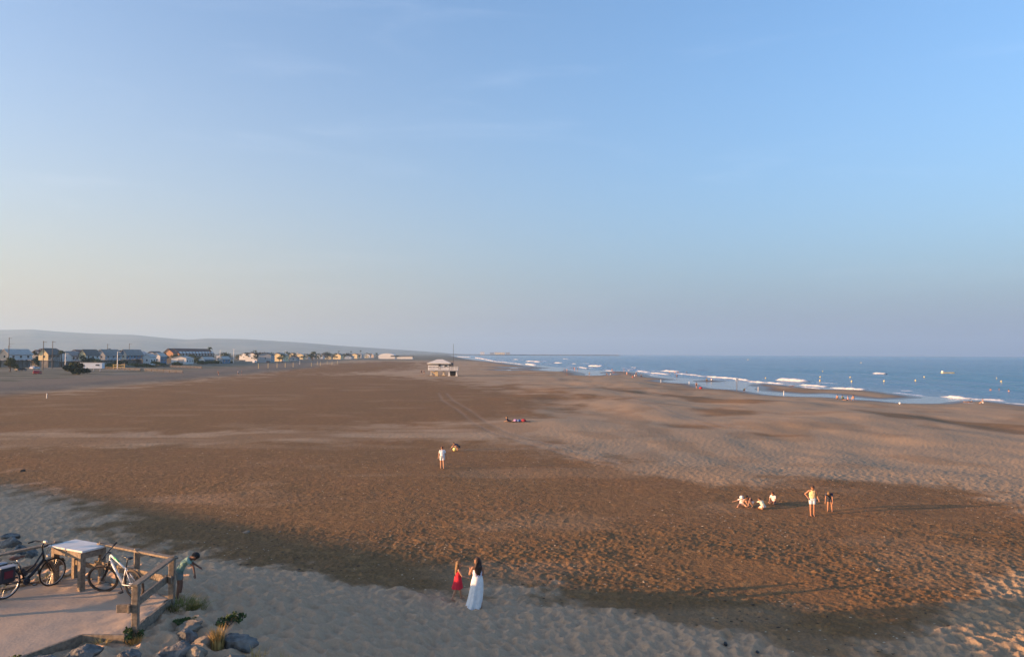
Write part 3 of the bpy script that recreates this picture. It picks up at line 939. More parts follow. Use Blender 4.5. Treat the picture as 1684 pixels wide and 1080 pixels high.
def palm(x, y, h, label, group=None, seed=1, nf=22):
    rr = random.Random(seed)
    o = empty('palm_tree', (x, y, land_z(x, y)), 0, label, 'palm tree', group)
    lean = rr.uniform(-0.3, 0.3)
    MB().tube([(0, 0, -0.2), (lean * 0.4, 0, h * 0.45), (lean, 0, h)], [0.32, 0.24, 0.2], 8).build('trunk', M_bark, o, smooth=True)
    cb = MB()
    for i in range(nf):
        a = i * 2.399 + rr.uniform(-0.2, 0.2)
        up = rr.uniform(-0.5, 1.2)
        L = rr.uniform(1.5, 2.2)
        pts = []
        for q in range(6):
            t = q / 5
            pts.append(Vector((lean + math.cos(a) * L * t * math.cos(up * 0.6), math.sin(a) * L * t * math.cos(up * 0.6), h + up * L * 0.7 * t - 1.5 * t * t)))
        for q in range(5):
            s = Vector((-math.sin(a), math.cos(a), 0))
            w0, w1 = 0.30 * math.sin(math.pi * (0.12 + 0.85 * q / 5)), 0.30 * math.sin(math.pi * (0.12 + 0.85 * (q + 1) / 5))
            dz = Vector((0, 0, -0.16))
            cb.add([pts[q] - s * w0 + dz, pts[q], pts[q + 1], pts[q + 1] - s * w1 + dz], [(0, 1, 2, 3)])
            cb.add([pts[q], pts[q] + s * w0 + dz, pts[q + 1] + s * w1 + dz, pts[q + 1]], [(0, 1, 2, 3)])
    cb.build('crown', M_leaf, o)
    return o

palm(-215.8, 549.4, 11.4, 'tall palm in front of the long terrace', seed=3)
palm(-228.5, 390, 8.4, 'palm with browned fronds beside the white lamp post', seed=4)
palm(-263.0, 1336, 13.0, 'largest dark palm at the far end of the village', seed=5, nf=34)
palm(-279.0, 1238, 11.5, 'small far palm, left of the far group', 'palms at the far end of the village', seed=6)
palm(-270.0, 1290, 11.5, 'small far palm, nearest the largest dark palm', 'palms at the far end of the village', seed=7)
tree(-151.3, 266, 3.7, 6.4, 'large dark round shrub beside the white cabin', M_leafd, None, 'shrub', 'shrub', 700, 0.12, 11)
tree(-157.8, 276, 3.4, 5.0, 'brownish shrub left of the large dark shrub', M_leafo, None, 'shrub', 'shrub', 500, 0.12, 12)
tree(-195.2, 299, 5.2, 4.6, 'olive green roadside tree near the left edge', M_leafo, None, 'tree', 'tree', 600, 0.35, 13)
tree(-222, 402, 6.0, 6.0, 'dark shrubby tree in front of the yellow gable', M_leafd, None, 'tree', 'tree', 400, 0.2, 14)
tree(-214, 396, 4.6, 7.0, 'low wide shrub under the yellow gable', M_leafo, None, 'shrub', 'shrub', 400, 0.12, 15)
tree(-206, 404, 4.4, 6.5, 'low shrub behind the white cabin', M_leafd, None, 'shrub', 'shrub', 400, 0.12, 16)
tree(-243, 398, 4.0, 7.0, 'garden hedge shrub under the white house balcony', M_leaf, None, 'shrub', 'shrub', 400, 0.12, 17)
tree(-232, 560, 5.0, 9.0, 'olive shrub between the pale hall and the terrace', M_leafo, None, 'shrub', 'shrub', 350, 0.12, 18)
tree(-248, 548, 6.0, 7.0, 'dark tree under the orange gable', M_leafd, None, 'tree', 'tree', 350, 0.2, 19)
for i in range(62):
    yy = rv.uniform(620, 1480)
    xx = -196 - (yy - 640) * 0.072 - rv.uniform(0, 95)
    hh = rv.uniform(5, 9)
    lm = rv.choice([M_leaf, M_leafd, M_leafo])
    wd = hh * rv.uniform(0.8, 1.4)
    tree(xx, yy, hh, wd, '%s %s %s tree among the far houses, %s stretch' % ('tall' if hh > 7 else 'low', 'wide' if wd > 7.5 else 'slim', {'village_foliage': 'green', 'dark_shrub_foliage': 'dark', 'olive_foliage': 'olive'}[lm.name], ('nearest', 'second', 'third', 'farthest')[min(3, int((yy - 620) / 215))] + (' front' if xx > -240 - (yy - 640) * 0.072 else ' back')), lm,
         'trees among the far village houses', 'tree', 'tree', 130, 0.3, 100 + i)

LBL = ['pale walled back row house at the left end', 'back row house above the brown roofed one', 'back row house between the cream and yellow gables', 'back row house above the grey house',
       'back row house above the dark blue house', 'back row house left of the orange gable', 'back row house behind the long terrace, left end', 'back row house behind the long terrace, right end']
for i, lb_ in enumerate(LBL):
    yy = 425 + i * 33
    xx = -284 - rv.uniform(0, 8) - (8 if i > 4 else 0)
    e_ = rv.choice((6.0, 6.6, 7.0))
    wm = rv.choice(walls)
    house(xx, xx + rv.uniform(7, 10), yy, rv.uniform(12, 20), e_ + 2.8, e_, wm, rv.choice(roofs), lb_, wm, 0.0, name='back_row_house', windows=3)
HL = ['left end', 'second from the left', 'third from the left', 'middle', 'third from the right', 'second from the right', 'right end']
for i in range(7):
    yy = 372 + i * 33
    xx = -193 - i * 3.2 + rv.uniform(-3, 3)
    tree(xx, yy, rv.uniform(1.8, 3.2), rv.uniform(6, 10), 'low dark hedge shrub along the beach road, ' + HL[i], rv.choice([M_leafd, M_leafo, M_leaf]), 'hedge along the beach road', 'shrub', 'shrub', 320, 0.1, 300 + i)
TL = ['above the white house', 'between the cream and the yellow gable', 'above the yellow gable', 'behind the grey roof', 'behind the dark blue house', 'beside the small white house', 'left of the orange gable', 'behind the pale hall']
for i in range(8):
    yy = 412 + i * 22
    xx = -252 + i * 2.0 + rv.uniform(-5, 5)
    tree(xx, yy, rv.uniform(6.5, 9.5), rv.uniform(5, 8), 'garden tree rising among the houses ' + TL[i], rv.choice([M_leafd, M_leafo, M_leaf]), 'garden trees among the houses', 'tree', 'tree', 420, 0.3, 320 + i)

# ------------------------------------------------------------------ poles, lamps, road furniture
def utility_pole(x, y, h, label, arm=False):
    o = empty('utility_pole', (x, y, land_z(x, y)), 0, label, 'pole', 'wooden utility poles by the houses')
    MB().cyl((0, 0, -0.3), (0, 0, h), 0.20, 0.13, 8).build('pole', M_post, o)
    MB().box((0.5, 0, h - 0.4), (1.6, 0.14, 0.14)).build('crossarm', M_post, o)
    if arm:
        MB().beam((0, 0, h * 0.78), (2.6, 0, h * 0.80), 0.1, 0.1).build('bracket_arm', M_post, o)
    for s in (-0.2, 0.5, 1.2):
        MB().cyl((s, 0, h - 0.33), (s, 0, h - 0.08), 0.07, 0.05, 6).build('insulator', M_greyw, o)
    return o
utility_pole(-252, 385, 15.0, 'tallest utility pole with side bracket near the left edge', True)
utility_pole(-200.6, 329, 12.6, 'utility pole in front of the bright cream gable')
utility_pole(-217, 363, 13.0, 'utility pole right of the bright cream gable')
utility_pole(-262, 400, 11.0, 'shorter utility pole at the extreme left')
utility_pole(-250, 475, 13.0, 'far utility pole above the grey roof')
utility_pole(-244, 490, 13.5, 'far utility pole above the dark blue house')

def street_lamp(x, y, h, label, two=False):
    o = empty('street_lamp', (x, y, land_z(x, y)), 0, label, 'street lamp', 'white street lamps along the beach road')
    MB().cyl((0, 0, -0.2), (0, 0, h), 0.22, 0.14, 8).build('pole', M_wpole, o)
    MB().box((0, 0, 0.15), (0.6, 0.6, 0.3)).build('base', M_greyw, o)
    for s in ((1, -1) if two else (1,)):
        MB().tube([(0, 0, h - 0.2), (s * 0.6, 0, h - 0.1), (s * 1.2, 0, h - 0.2)], 0.06, 6).build('arm', M_wpole, o)
        MB().box((s * 1.4, 0, h - 0.22), (0.7, 0.3, 0.16)).build('lamp_head', M_greyw, o)
    return o
street_lamp(-205, 353, 7.3, 'white street lamp beside the browned palm')
street_lamp(-179.8, 350.5, 8.2, 'white street lamp in front of the grey house')
street_lamp(-203.9, 537, 9.6, 'white street lamp beside the blue grey shed')
street_lamp(-211, 583, 10.6, 'white street lamp left of the small yellow gable', True)
street_lamp(-262, 889, 10.6, 'farthest white street lamp, by the grey building')

M_timber = mat('weathered_timber', (0.215, 0.165, 0.118), 0.88, 0.38, 14.0, bump=0.004, bscale=60)
def low_fence(pts, label):
    a, b = Vector((*pts[0], 0)), Vector((*pts[1], 0))
    o = empty('timber_fence', (a.x, a.y, gz(a.x, a.y)), 0, label, 'fence')
    n = 14
    for i in range(n + 1):
        p = (b - a) * (i / n)
        MB().box((p.x, p.y, 0.45), (0.22, 0.22, 1.2)).build('post', M_post, o)
    for z in (0.35, 0.75, 1.05):
        MB().beam((0, 0, z), tuple((b - a) + Vector((0, 0, z))), 0.12, 0.13).build('rail', M_post, o)
    return o
low_fence([(-186, 352), (-123.7, 289)], 'long low timber rail fence at the back of the beach')
low_fence([(-196, 420), (-150, 372)], 'farther low timber fence behind the long one')

M_board = mat('yellow_paint', (0.55, 0.38, 0.10), 0.6, 0.1, 4)
o = empty('playground_frame', (-185, 362, land_z(-185, 362)), 0, 'small yellow playground frame beside the white lamp post', 'playground')
for s in (-1, 1):
    MB().box((s * 2.6, 0, 1.1), (0.22, 0.22, 2.2)).build('post', M_board, o)
for z in (1.0, 1.9):
    MB().box((0, 0, z), (5.0, 0.18, 0.2)).build('crossbar', M_board, o)

# white cabin on supports
cab = empty('mobile_cabin', (-171.6, 312.8, gz(-171.6, 312.8)), 0.10, 'white box cabin with one dark window standing on supports', 'cabin')
M_cabin = mat('white_cabin_panel', (0.66, 0.71, 0.76), 0.5, 0.05, 1)
MB().box((0, 1.2, 2.3), (9.4, 2.5, 2.3)).build('body', M_cabin, cab, bevel=0.05)
MB().box((0, 1.2, 3.5), (9.7, 2.8, 0.14)).build('roof', M_white, cab)
MB().box((2.9, -0.07, 2.55), (1.5, 0.08, 0.55)).build('window', M_glass, cab)
MB().box((-2.6, -0.07, 2.15), (0.75, 0.06, 1.6)).build('door', M_roofl, cab)
for sx in (-3.8, -1.3, 1.3, 3.8):
    MB().box((sx, 0.3, 0.5), (0.35, 0.35, 1.3)).build('support', M_greyw, cab)
for sx in (-1.8, -0.9):
    MB().ring((sx, 0.1, 0.36), (0, 1, 0), 0.28, 0.11, 16, 6).build('wheel', M_dark, cab)
MB().box((-1.7, -0.6, 0.5), (1.1, 0.8, 0.18)).build('step', M_greyw, cab)

# parked cars
def car(x, y, rz, m, label, van=False):
    o = empty('parked_car', (x, y, land_z(x, y) + 0.02), rz, label, 'car', 'cars parked beside the road')
    L, W = (4.6, 1.8)
    prof = [(-L / 2, 0.35), (L / 2, 0.35), (L / 2, 0.75), (L / 2 - 0.9, 0.95), (L / 2 - 1.5, 1.42), (-L / 2 + 0.7, 1.45), (-L / 2, 0.95)]
    if van:
        prof = [(-L / 2, 0.35), (L / 2, 0.35), (L / 2, 0.9), (L / 2 - 0.5, 1.1), (L / 2 - 1.0, 1.95), (-L / 2 + 0.1, 2.0), (-L / 2, 1.0)]
    n = len(prof)
    v = [(p[0], -W / 2, p[1]) for p in prof] + [(p[0], W / 2, p[1]) for p in prof]
    f = [tuple(range(n)), tuple(range(2 * n - 1, n - 1, -1))] + [(i + n, (i + 1) % n + n, (i + 1) % n, i) for i in range(n)]
    MB().add(v, f).build('body', m, o, bevel=0.06)
    top = prof[4][1]
    for s in (-1, 1):
        MB().box((-0.25, s * (W / 2 + 0.005), (top + 0.98) / 2), (2.1, 0.03, (top - 0.98) * 0.8)).build('side_window', M_glass, o)
        for wx in (-1.35, 1.35):
            w = MB().ring((wx, s * (W / 2 - 0.1), 0.33), (0, 1, 0), 0.24, 0.10, 18, 6).build('wheel', M_dark, o)
            MB().cyl((wx, s * (W / 2 - 0.15), 0.33), (wx, s * (W / 2 - 0.02), 0.33), 0.2, 0.2, 12).build('rim', M_greyw, w)
        MB().box((L / 2 + 0.0, s * 0.62, 0.68), (0.05, 0.35, 0.14)).build('headlight', M_wpole, o)
        MB().box((-L / 2 - 0.0, s * 0.66, 0.85), (0.05, 0.25, 0.2)).build('tail_light', M_red, o)
    MB().box((-L / 2 + 0.32, 0, 1.2), (0.05, W * 0.8, 0.36), rot=Matrix.Rotation(rad(52), 3, 'Y')).build('rear_window', M_glass, o)
    return o
M_red = mat('red_paint', (0.45, 0.03, 0.04), 0.3, 0.05, 3)
M_carw = mat('white_car_paint', (0.72, 0.72, 0.72), 0.25, 0.03, 3)
M_carb = mat('black_car_paint', (0.03, 0.03, 0.035), 0.25, 0.1, 3)
car(-166.5, 270, 1.9, M_red, 'red parked car at the roadside beside the brownish shrub')
car(-214, 345, 1.5, M_carw, 'white parked car below the bright cream gable')
car(-203, 318, 1.3, M_carb, 'black parked car behind the olive roadside tree')
car(-196, 586, 1.5, M_carw, 'white parked van beside the double headed lamp', True)
car(-190, 600, 1.5, M_carb, 'black parked car right of the white van')
car(-205, 690, 1.4, M_carw, 'white parked car on the far beach road')

# beach volleyball posts
M_ypost = mat('yellow_post_paint', (0.62, 0.48, 0.20), 0.6, 0.1, 4)
PP = [(-125.6, 381.2), (-125.5, 395.9), (-123.6, 404.7), (-121.7, 412.9), (-122.5, 430.6), (-145.0, 525.7), (-137.3, 542.8), (-128.8, 517.4), (-137.6, 572.9), (-127.5, 545.0), (-134.2, 591.5), (-122.6, 470.1)]
PL_ = ['leftmost', 'second from left', 'third from left', 'fourth from left', 'fifth from left', 'white one behind the fifth', 'left of the far row', 'before the far row', 'middle of the far row', 'right of the far middle one', 'last of the far row', 'right after the fifth']
for i, (x, y) in enumerate(PP):
    o = empty('net_post', (x, y, gz(x, y)), 0.2, 'slim volleyball net post on the far brown sand, ' + PL_[i], 'post', 'volleyball posts on the far sand')
    MB().cyl((0, 0, -0.1), (0, 0, 2.5), 0.10, 0.08, 8).build('pole', M_ypost if i != 5 else M_wpole, o)
    MB().box((0, 0, 0.04), (0.6, 0.6, 0.08)).build('base', M_greyw, o)

# ------------------------------------------------------------------ lifeguard station on stilts
hx, hy = -28.5, 289.0
M_greyd = mat('shadow_gap_grey', (0.11, 0.11, 0.115), 0.9, 0.1, 2)
M_hutw = mat('hut_white_boards', (0.72, 0.72, 0.71), 0.8, 0.06, 2)
M_hutc = mat('hut_cream_roof', (0.68, 0.63, 0.54), 0.75, 0.06, 1)
M_hutp = mat('hut_pillar_yellow', (0.62, 0.47, 0.26), 0.8, 0.1, 2)
hz = gz(hx, hy) - 0.1
hut = empty('lifeguard_station', (hx, hy, hz), 0.05, 'white slatted lifeguard station on stilts with cream roof and mast', 'lifeguard hut')
FL = 2.15
MB().box((2.7, 3.4, FL), (11.2, 7.6, 0.24)).build('floor_deck', M_greyw, hut)
# cabin walls of horizontal boards with recessed joints
for za, zb in ((0.12, 0.52), (0.58, 1.10), (1.42, 1.92), (2.24, 2.62)):
    MB().box((0.9, 3.6, FL + (za + zb) / 2), (7.9, 5.2, zb - za)).build('board', M_hutw, hut)
MB().box((0.9, 3.6, FL + 1.4), (7.7, 5.0, 2.6)).build('wall_core', M_greyd, hut)
MB().box((1.3, 0.95, FL + 1.35), (0.85, 0.2, 2.1)).build('door', M_dark, hut)
MB().box((3.6, 0.97, FL + 1.6), (1.0, 0.12, 0.8)).build('window', M_glass, hut)
MB().box((5.6, 3.4, FL + 1.5), (1.5, 4.6, 2.7)).build('annex', M_greyd, hut)
e = FL + 2.75
rf = MB()
x0, x1, y0, y1, r = -3.5, 5.6, 0.3, 7.0, FL + 4.2
rf.add([(x0, y0, e), (x1, y0, e), (x1, y1, e), (x0, y1, e), (0.3, 3.6, r), (2.3, 3.6, r), (x0, y0, e - 0.2), (x1, y0, e - 0.2), (x1, y1, e - 0.2), (x0, y1, e - 0.2)],
       [(0, 1, 5, 4), (1, 2, 5), (2, 3, 4, 5), (3, 0, 4), (0, 6, 7, 1), (1, 7, 8, 2), (2, 8, 9, 3), (3, 9, 6, 0), (9, 8, 7, 6)])
rf.build('roof', M_hutc, hut)
for y_, xa, xb in ((-0.3, -2.8, 8.2),):
    for i in range(9):
        xx = xa + (xb - xa) * i / 8
        MB().box((xx, y_, FL + 0.75), (0.13, 0.13, 1.5)).build('railing_post', M_hutw, hut)
    for z in (0.28, 0.62, 0.96, 1.45):
        MB().box(((xa + xb) / 2, y_ - 0.09, FL + z), (xb - xa, 0.05, 0.2 if z < 1.3 else 0.14)).build('railing_board', M_hutw, hut)
for xx in (-2.8, 8.2):
    for z in (0.28, 0.62, 0.96, 1.45):
        MB().box((xx, 3.4, FL + z), (0.07, 7.3, 0.2 if z < 1.3 else 0.14)).build('railing_board', M_hutw, hut)
MB().box((0.2, 0.6, FL / 2 - 0.12), (1.1, 1.1, FL)).build('pillar', M_hutp, hut)
MB().beam((-1.9, 0.6, FL - 0.15), (-0.3, 0.6, 0.9), 0.3, 0.3).build('brace', M_hutp, hut)
for xx, yy in ((4.9, 0.6), (7.7, 0.6), (7.7, 6.6), (-2.2, 6.6), (2.6, 6.6)):
    MB().box((xx, yy, FL / 2 - 0.12), (0.5, 0.5, FL)).build('pillar', M_hutw, hut)
    MB().box((xx, yy, 0.1), (0.95, 0.95, 0.55)).build('footing', M_hutc, hut)
MB().box((6.2, 5.0, 1.0), (2.2, 2.2, 1.7)).build('store_box', M_dark, hut)
MB().cyl((6.4, 2.0, FL), (6.4, 2.0, 12.2), 0.09, 0.05, 8).build('mast', M_dark, hut)
st = MB()
for i in range(9):
    st.box((-3.3 - i * 0.26, 6.0, FL - 0.1 - i * 0.24), (0.3, 1.0, 0.06))
st.build('stairs', M_timber, hut)

# ------------------------------------------------------------------ far beach club, port and breakwater
cl = empty('beach_club', (-176, 1160, gz(-176, 1160) - 0.1), 0, 'far white beach club with curved roof and long low wing', 'building')
arc = MB()
n = 12
v = [(-13 + 13 * math.cos(math.pi * (1 - i / n)), 0, 3.2 + 5.0 * math.sin(math.pi * i / n)) for i in range(n + 1)]
v = [(-13, 0, 0)] * 0 + v
vv = v + [(p[0], 16, p[2]) for p in v]
f = [(i, i + 1, n + 2 + i, n + 1 + i) for i in range(n)] + [tuple(range(n, -1, -1)), tuple(range(n + 1, 2 * n + 2))]
arc.add(vv, f).build('curved_roof', M_white, cl)
MB().box((-13, 8, 1.6), (25, 15.5, 3.25)).build('wall', M_white, cl)
MB().box((-1, -0.12, 4.2), (12, 0.3, 1.6)).build('window_band', M_glass, cl)
MB().box((12, 6, 1.7), (28, 10, 3.4)).build('low_wing', M_white, cl)
MB().box((12, 6, 3.9), (30, 11, 0.9)).build('wing_roof', M_roofd, cl)

bw = MB()
rr = random.Random(8)
xs = np.linspace(-560, 585, 90)
for i, x in enumerate(xs[:-1]):
    bw.box(((x + xs[i + 1]) / 2, 4200, 1.9 + rr.uniform(-0.3, 0.3)), (13.2, 14, 5.0 + rr.uniform(-0.6, 0.6)))
M_rockd = mat('breakwater_rock', (0.10, 0.10, 0.10), 0.95, 0.3, 0.1)
ob = bw.build('breakwater', M_rockd)
tag(ob, 'long dark stone breakwater along the far sea horizon', 'breakwater')
bc = empty('harbour_beacon', (575, 4200, 4.0), 0, 'tiny beacon post at the seaward end of the breakwater', 'beacon')
MB().cyl((0, 0, 0), (0, 0, 8), 0.9, 0.6, 8).build('tower', M_white, bc)
MB().ball((0, 0, 8.6), 0.9, 8, 6).build('lantern', M_red, bc)
for (x, w, h, m, rm, lb_) in ((-160, 22, 12, M_white, M_roofl, 'far cream port building, leftmost on the breakwater'),
                              (-66, 56, 10, M_yellow, M_roofl, 'far long sunlit port building on the breakwater'),
                              (-22, 22, 9, M_greyw, M_roofg, 'far grey port shed right of the sunlit building'),
                              (-108, 20, 7, M_greyw, M_roofd, 'far low dark port shed between the pale buildings')):
    p = empty('port_building', (x, 4170, 4.0), 0, lb_, 'building')
    MB().box((0, 0, h / 2), (w, 16, h)).build('wall', m, p)
    MB().add([(-w / 2 - 1, -9, h), (w / 2 + 1, -9, h), (w / 2 + 1, 9, h), (-w / 2 - 1, 9, h), (-w / 2 - 1, 0, h + 3), (w / 2 + 1, 0, h + 3)],
             [(0, 1, 5, 4), (2, 3, 4, 5), (0, 4, 3), (1, 2, 5), (3, 2, 1, 0)]).build('roof', rm, p)
    for i in range(max(2, int(w / 9))):
        MB().box((-w / 2 + (i + 0.5) * w / max(2, int(w / 9)), -8.1, h * 0.5), (3.4, 0.4, 3)).build('window', M_glass, p)

# ------------------------------------------------------------------ viewing terrace with railing, table and bicycles
DZ = 2.70
M_deck = mat('compacted_terrace_sand', (0.40, 0.295, 0.212), 0.95, 0.12, 0.8, bump=0.008, bscale=14)
M_table = mat('white_panel', (0.60, 0.58, 0.55), 0.55, 0.12, 5.0)
EDGE = [(-7.86, 15.86), (-7.98, 18.28), (-11.45, 20.2), (-14.6, 15.6), (-16, 8), (-10.5, 11.5), (-9.12, 15.04), (-8.76, 15.86)]

def make_terrace():
    bm = bmesh.new()
    # fine sheet with slight humps
    xs = np.linspace(-16, -7.8, 84)
    ys = np.linspace(8, 20.3, 124)
    X, Y = np.meshgrid(xs, ys)
    sd = poly_sd(X.ravel(), Y.ravel(), EDGE).reshape(X.shape)
    Z = DZ + (fbm(X / 1.1, Y / 1.1, 401, 4) - 0.5) * 0.05 + 0.0 * X
    # loose sand blown in along the railing
    back = line_d(X.ravel(), Y.ravel(), [(-8.05, 16.0), (-7.95, 18.2), (-10.4, 19.6)]).reshape(X.shape)
    Z = Z + 0.10 * np.exp(-(back / 0.6) ** 2) * fbm(X / 0.3, Y / 0.3, 411, 3)
    d, _ = cells(X / 0.35, Y / 0.35, 421)
    Z = Z - 0.03 * np.exp(-(d / 0.4) ** 2) * np.exp(-(back / 1.1) ** 2)
    vs = {}
    def V(i, j):
        if (i, j) not in vs:
            vs[(i, j)] = bm.verts.new((X[i, j], Y[i, j], Z[i, j]))
        return vs[(i, j)]
    for i in range(len(ys) - 1):
        for j in range(len(xs) - 1):
            if sd[i:i + 2, j:j + 2].min() > -0.05:
                bm.faces.new((V(i, j), V(i, j + 1), V(i + 1, j + 1), V(i + 1, j)))
    me = bpy.data.meshes.new('terrace')
    bm.to_mesh(me)
    bm.free()
    for p in me.polygons:
        p.use_smooth = True
    me.materials.append(M_deck)
    o = bpy.data.objects.new('terrace', me)
    COL.objects.link(o)
    o['kind'] = 'structure'
    MB().prism([(p[0] * 0.998 - 0.02, p[1] - 0.01) for p in EDGE], 1.6, DZ - 0.035).build('terrace_base', M_deck, o)
    for a, b in ((EDGE[0], EDGE[1]), (EDGE[1], EDGE[2]), (EDGE[2], EDGE[3]), (EDGE[5], EDGE[6]), (EDGE[6], EDGE[7]), (EDGE[7], EDGE[0])):
        MB().beam((*a, DZ - 0.10), (*b, DZ - 0.10), 0.07, 0.30).build('edging_board', M_timber, o, bevel=0.006)
make_terrace()

def make_railing():
    o = empty('timber_railing', (-8.0, 18.2, DZ), 0, 'weathered timber railing with two rails round the viewing terrace', 'railing')
    off = Vector((-8.0, 18.2, DZ))
    def P(x, y, z): return Vector((x, y, z)) - off
    P1, P2, P3, P4, P5 = (-7.80, 16.15), (-7.96, 18.22), (-10.28, 19.48), (-11.50, 19.62), (-13.2, 16.6)
    posts = [P1, P2, (-9.10, 18.86), P3, P4, (-12.35, 18.1), P5]
    for i, p in enumerate(posts):
        MB().box(P(p[0], p[1], DZ + (0.36 if i == 0 else 0.40)), (0.13, 0.13, 1.25 if i else 1.16), rz=0.1 if i < 2 else 0.5).build('post', M_timber, o, bevel=0.012)
    def rails(a, b, top=0.98):
        d = (Vector((*b, 0)) - Vector((*a, 0))).normalized()
        A, B = Vector((*a, 0)) - d * 0.12, Vector((*b, 0)) + d * 0.12
        MB().beam(P(A.x, A.y, DZ + top), P(B.x, B.y, DZ + top), 0.15, 0.05).build('top_rail', M_timber, o, bevel=0.008)
        n = Vector((-d.y, d.x, 0)) * 0.10
        MB().beam(P(A.x + n.x, A.y + n.y, DZ + 0.50), P(B.x + n.x, B.y + n.y, DZ + 0.50), 0.05, 0.17).build('mid_rail', M_timber, o, bevel=0.008)
        return n
    rails(P1, P2)
    rails(P2, P3)
    rails(P4, P5, 0.97)
    MB().box(P(-7.99, 16.10, DZ + 0.50), (0.34, 0.06, 0.17), rz=0.1).build('rail_stub', M_timber, o, bevel=0.008)
make_railing()

def make_table():
    ax, ay = Vector((-0.87, 0.49, 0)), Vector((0.44, 0.90, 0))
    o = empty('orientation_table', (-10.43, 18.80, DZ), 0, 'square timber viewpoint table with a pale flat top panel', 'table')
    L, W, H = 1.24, 0.66, 0.95
    def p(u, v, z): return ax * u + ay * v + Vector((0, 0, z))
    for u in (0.06, L - 0.06):
        for v in (0.06, W - 0.06):
            MB().beam(p(u, v, 0.0 - 0.05), p(u, v, H - 0.03), 0.13, 0.13, up=ax).build('leg', M_timber, o, bevel=0.01)
    for v in (0.02, W - 0.02):
        MB().beam(p(0.12, v, H - 0.10), p(L - 0.12, v, H - 0.10), 0.05, 0.16).build('apron', M_timber, o, bevel=0.006)
    for u in (0.02, L - 0.02):
        MB().beam(p(u, 0.12, H - 0.10), p(u, W - 0.12, H - 0.10), 0.05, 0.16).build('apron', M_timber, o, bevel=0.006)
    MB().beam(p(0.1, W - 0.08, 0.42), p(L - 0.1, W - 0.08, 0.42), 0.05, 0.12).build('stretcher', M_timber, o, bevel=0.006)
    MB().beam(p(L / 2, -0.03, H), p(L / 2, W + 0.03, H), L + 0.06, 0.045).build('top_panel', M_table, o, bevel=0.006)
make_table()

M_tyre = mat('rubber_tyre', (0.022, 0.020, 0.019), 0.85, 0.2, 10)
M_tyret = mat('dusty_tyre', (0.085, 0.062, 0.045), 0.9, 0.3, 10)
M_alu = mat('brushed_alloy', (0.55, 0.55, 0.55), 0.35, 0.05, 10, metal=0.9)
M_blk = mat('black_paint', (0.015, 0.015, 0.017), 0.35, 0.2, 8)
M_wfr = mat('white_frame_paint', (0.75, 0.74, 0.72), 0.3, 0.04, 8)
M_grn = mat('green_paint', (0.10, 0.42, 0.18), 0.35, 0.05, 8)
M_saddle = mat('brown_saddle', (0.14, 0.055, 0.03), 0.6, 0.2, 10)
M_bag = mat('black_pannier', (0.030, 0.030, 0.036), 0.85, 0.2, 10)
M_bagr = mat('red_pannier', (0.12, 0.015, 0.025), 0.8, 0.2, 10)
M_chrome = mat('steel_parts', (0.42, 0.40, 0.38), 0.3, 0.1, 10, metal=1.0)

def wheel(o, c, R, rt, tm, axis=(0, 1, 0), disc=False, nsp=24):
    c = Vector(c)
    axis = Vector(axis).normalized()
    x = axis.orthogonal().normalized()
    y = axis.cross(x)
    w = MB().ring(c, axis, R - rt * 1.9, 0.014, 44, 6).build('wheel', M_alu if tm is M_tyre else M_blk, o, smooth=True)
    MB().ring(c, axis, R - rt, rt, 48, 10).build('tyre', tm, w, smooth=True)
    sp = MB()
    for i in range(nsp):
        a = 2 * math.pi * i / nsp
        s = 0.028 if i % 2 else -0.028
        e = x * math.cos(a) + y * math.sin(a)
        e2 = x * math.cos(a + 0.5) + y * math.sin(a + 0.5)
        sp.cyl(c + axis * s + e2 * 0.025, c + e * (R - rt * 1.9), 0.0016, 0.0016, 4, False)
    sp.build('spokes', M_chrome, w)
    MB().cyl(c - axis * 0.05, c + axis * 0.05, 0.024, 0.024, 10).build('hub', M_blk, w)
    if disc:
        MB().ring(c + axis * 0.035, axis, 0.07, 0.007, 24, 5).build('brake_disc', M_chrome, w)
    return w

def place_bike(o, rear, front, lean):
    """bike local axes: x forward from the rear contact point, z up"""
    d = Vector((front[0] - rear[0], front[1] - rear[1], 0))
    yaw = math.atan2(d.y, d.x)
    o.matrix_world = Matrix.Translation((rear[0], rear[1], DZ + 0.01)) @ Matrix.Rotation(yaw, 4, 'Z') @ Matrix.Rotation(lean, 4, 'X')

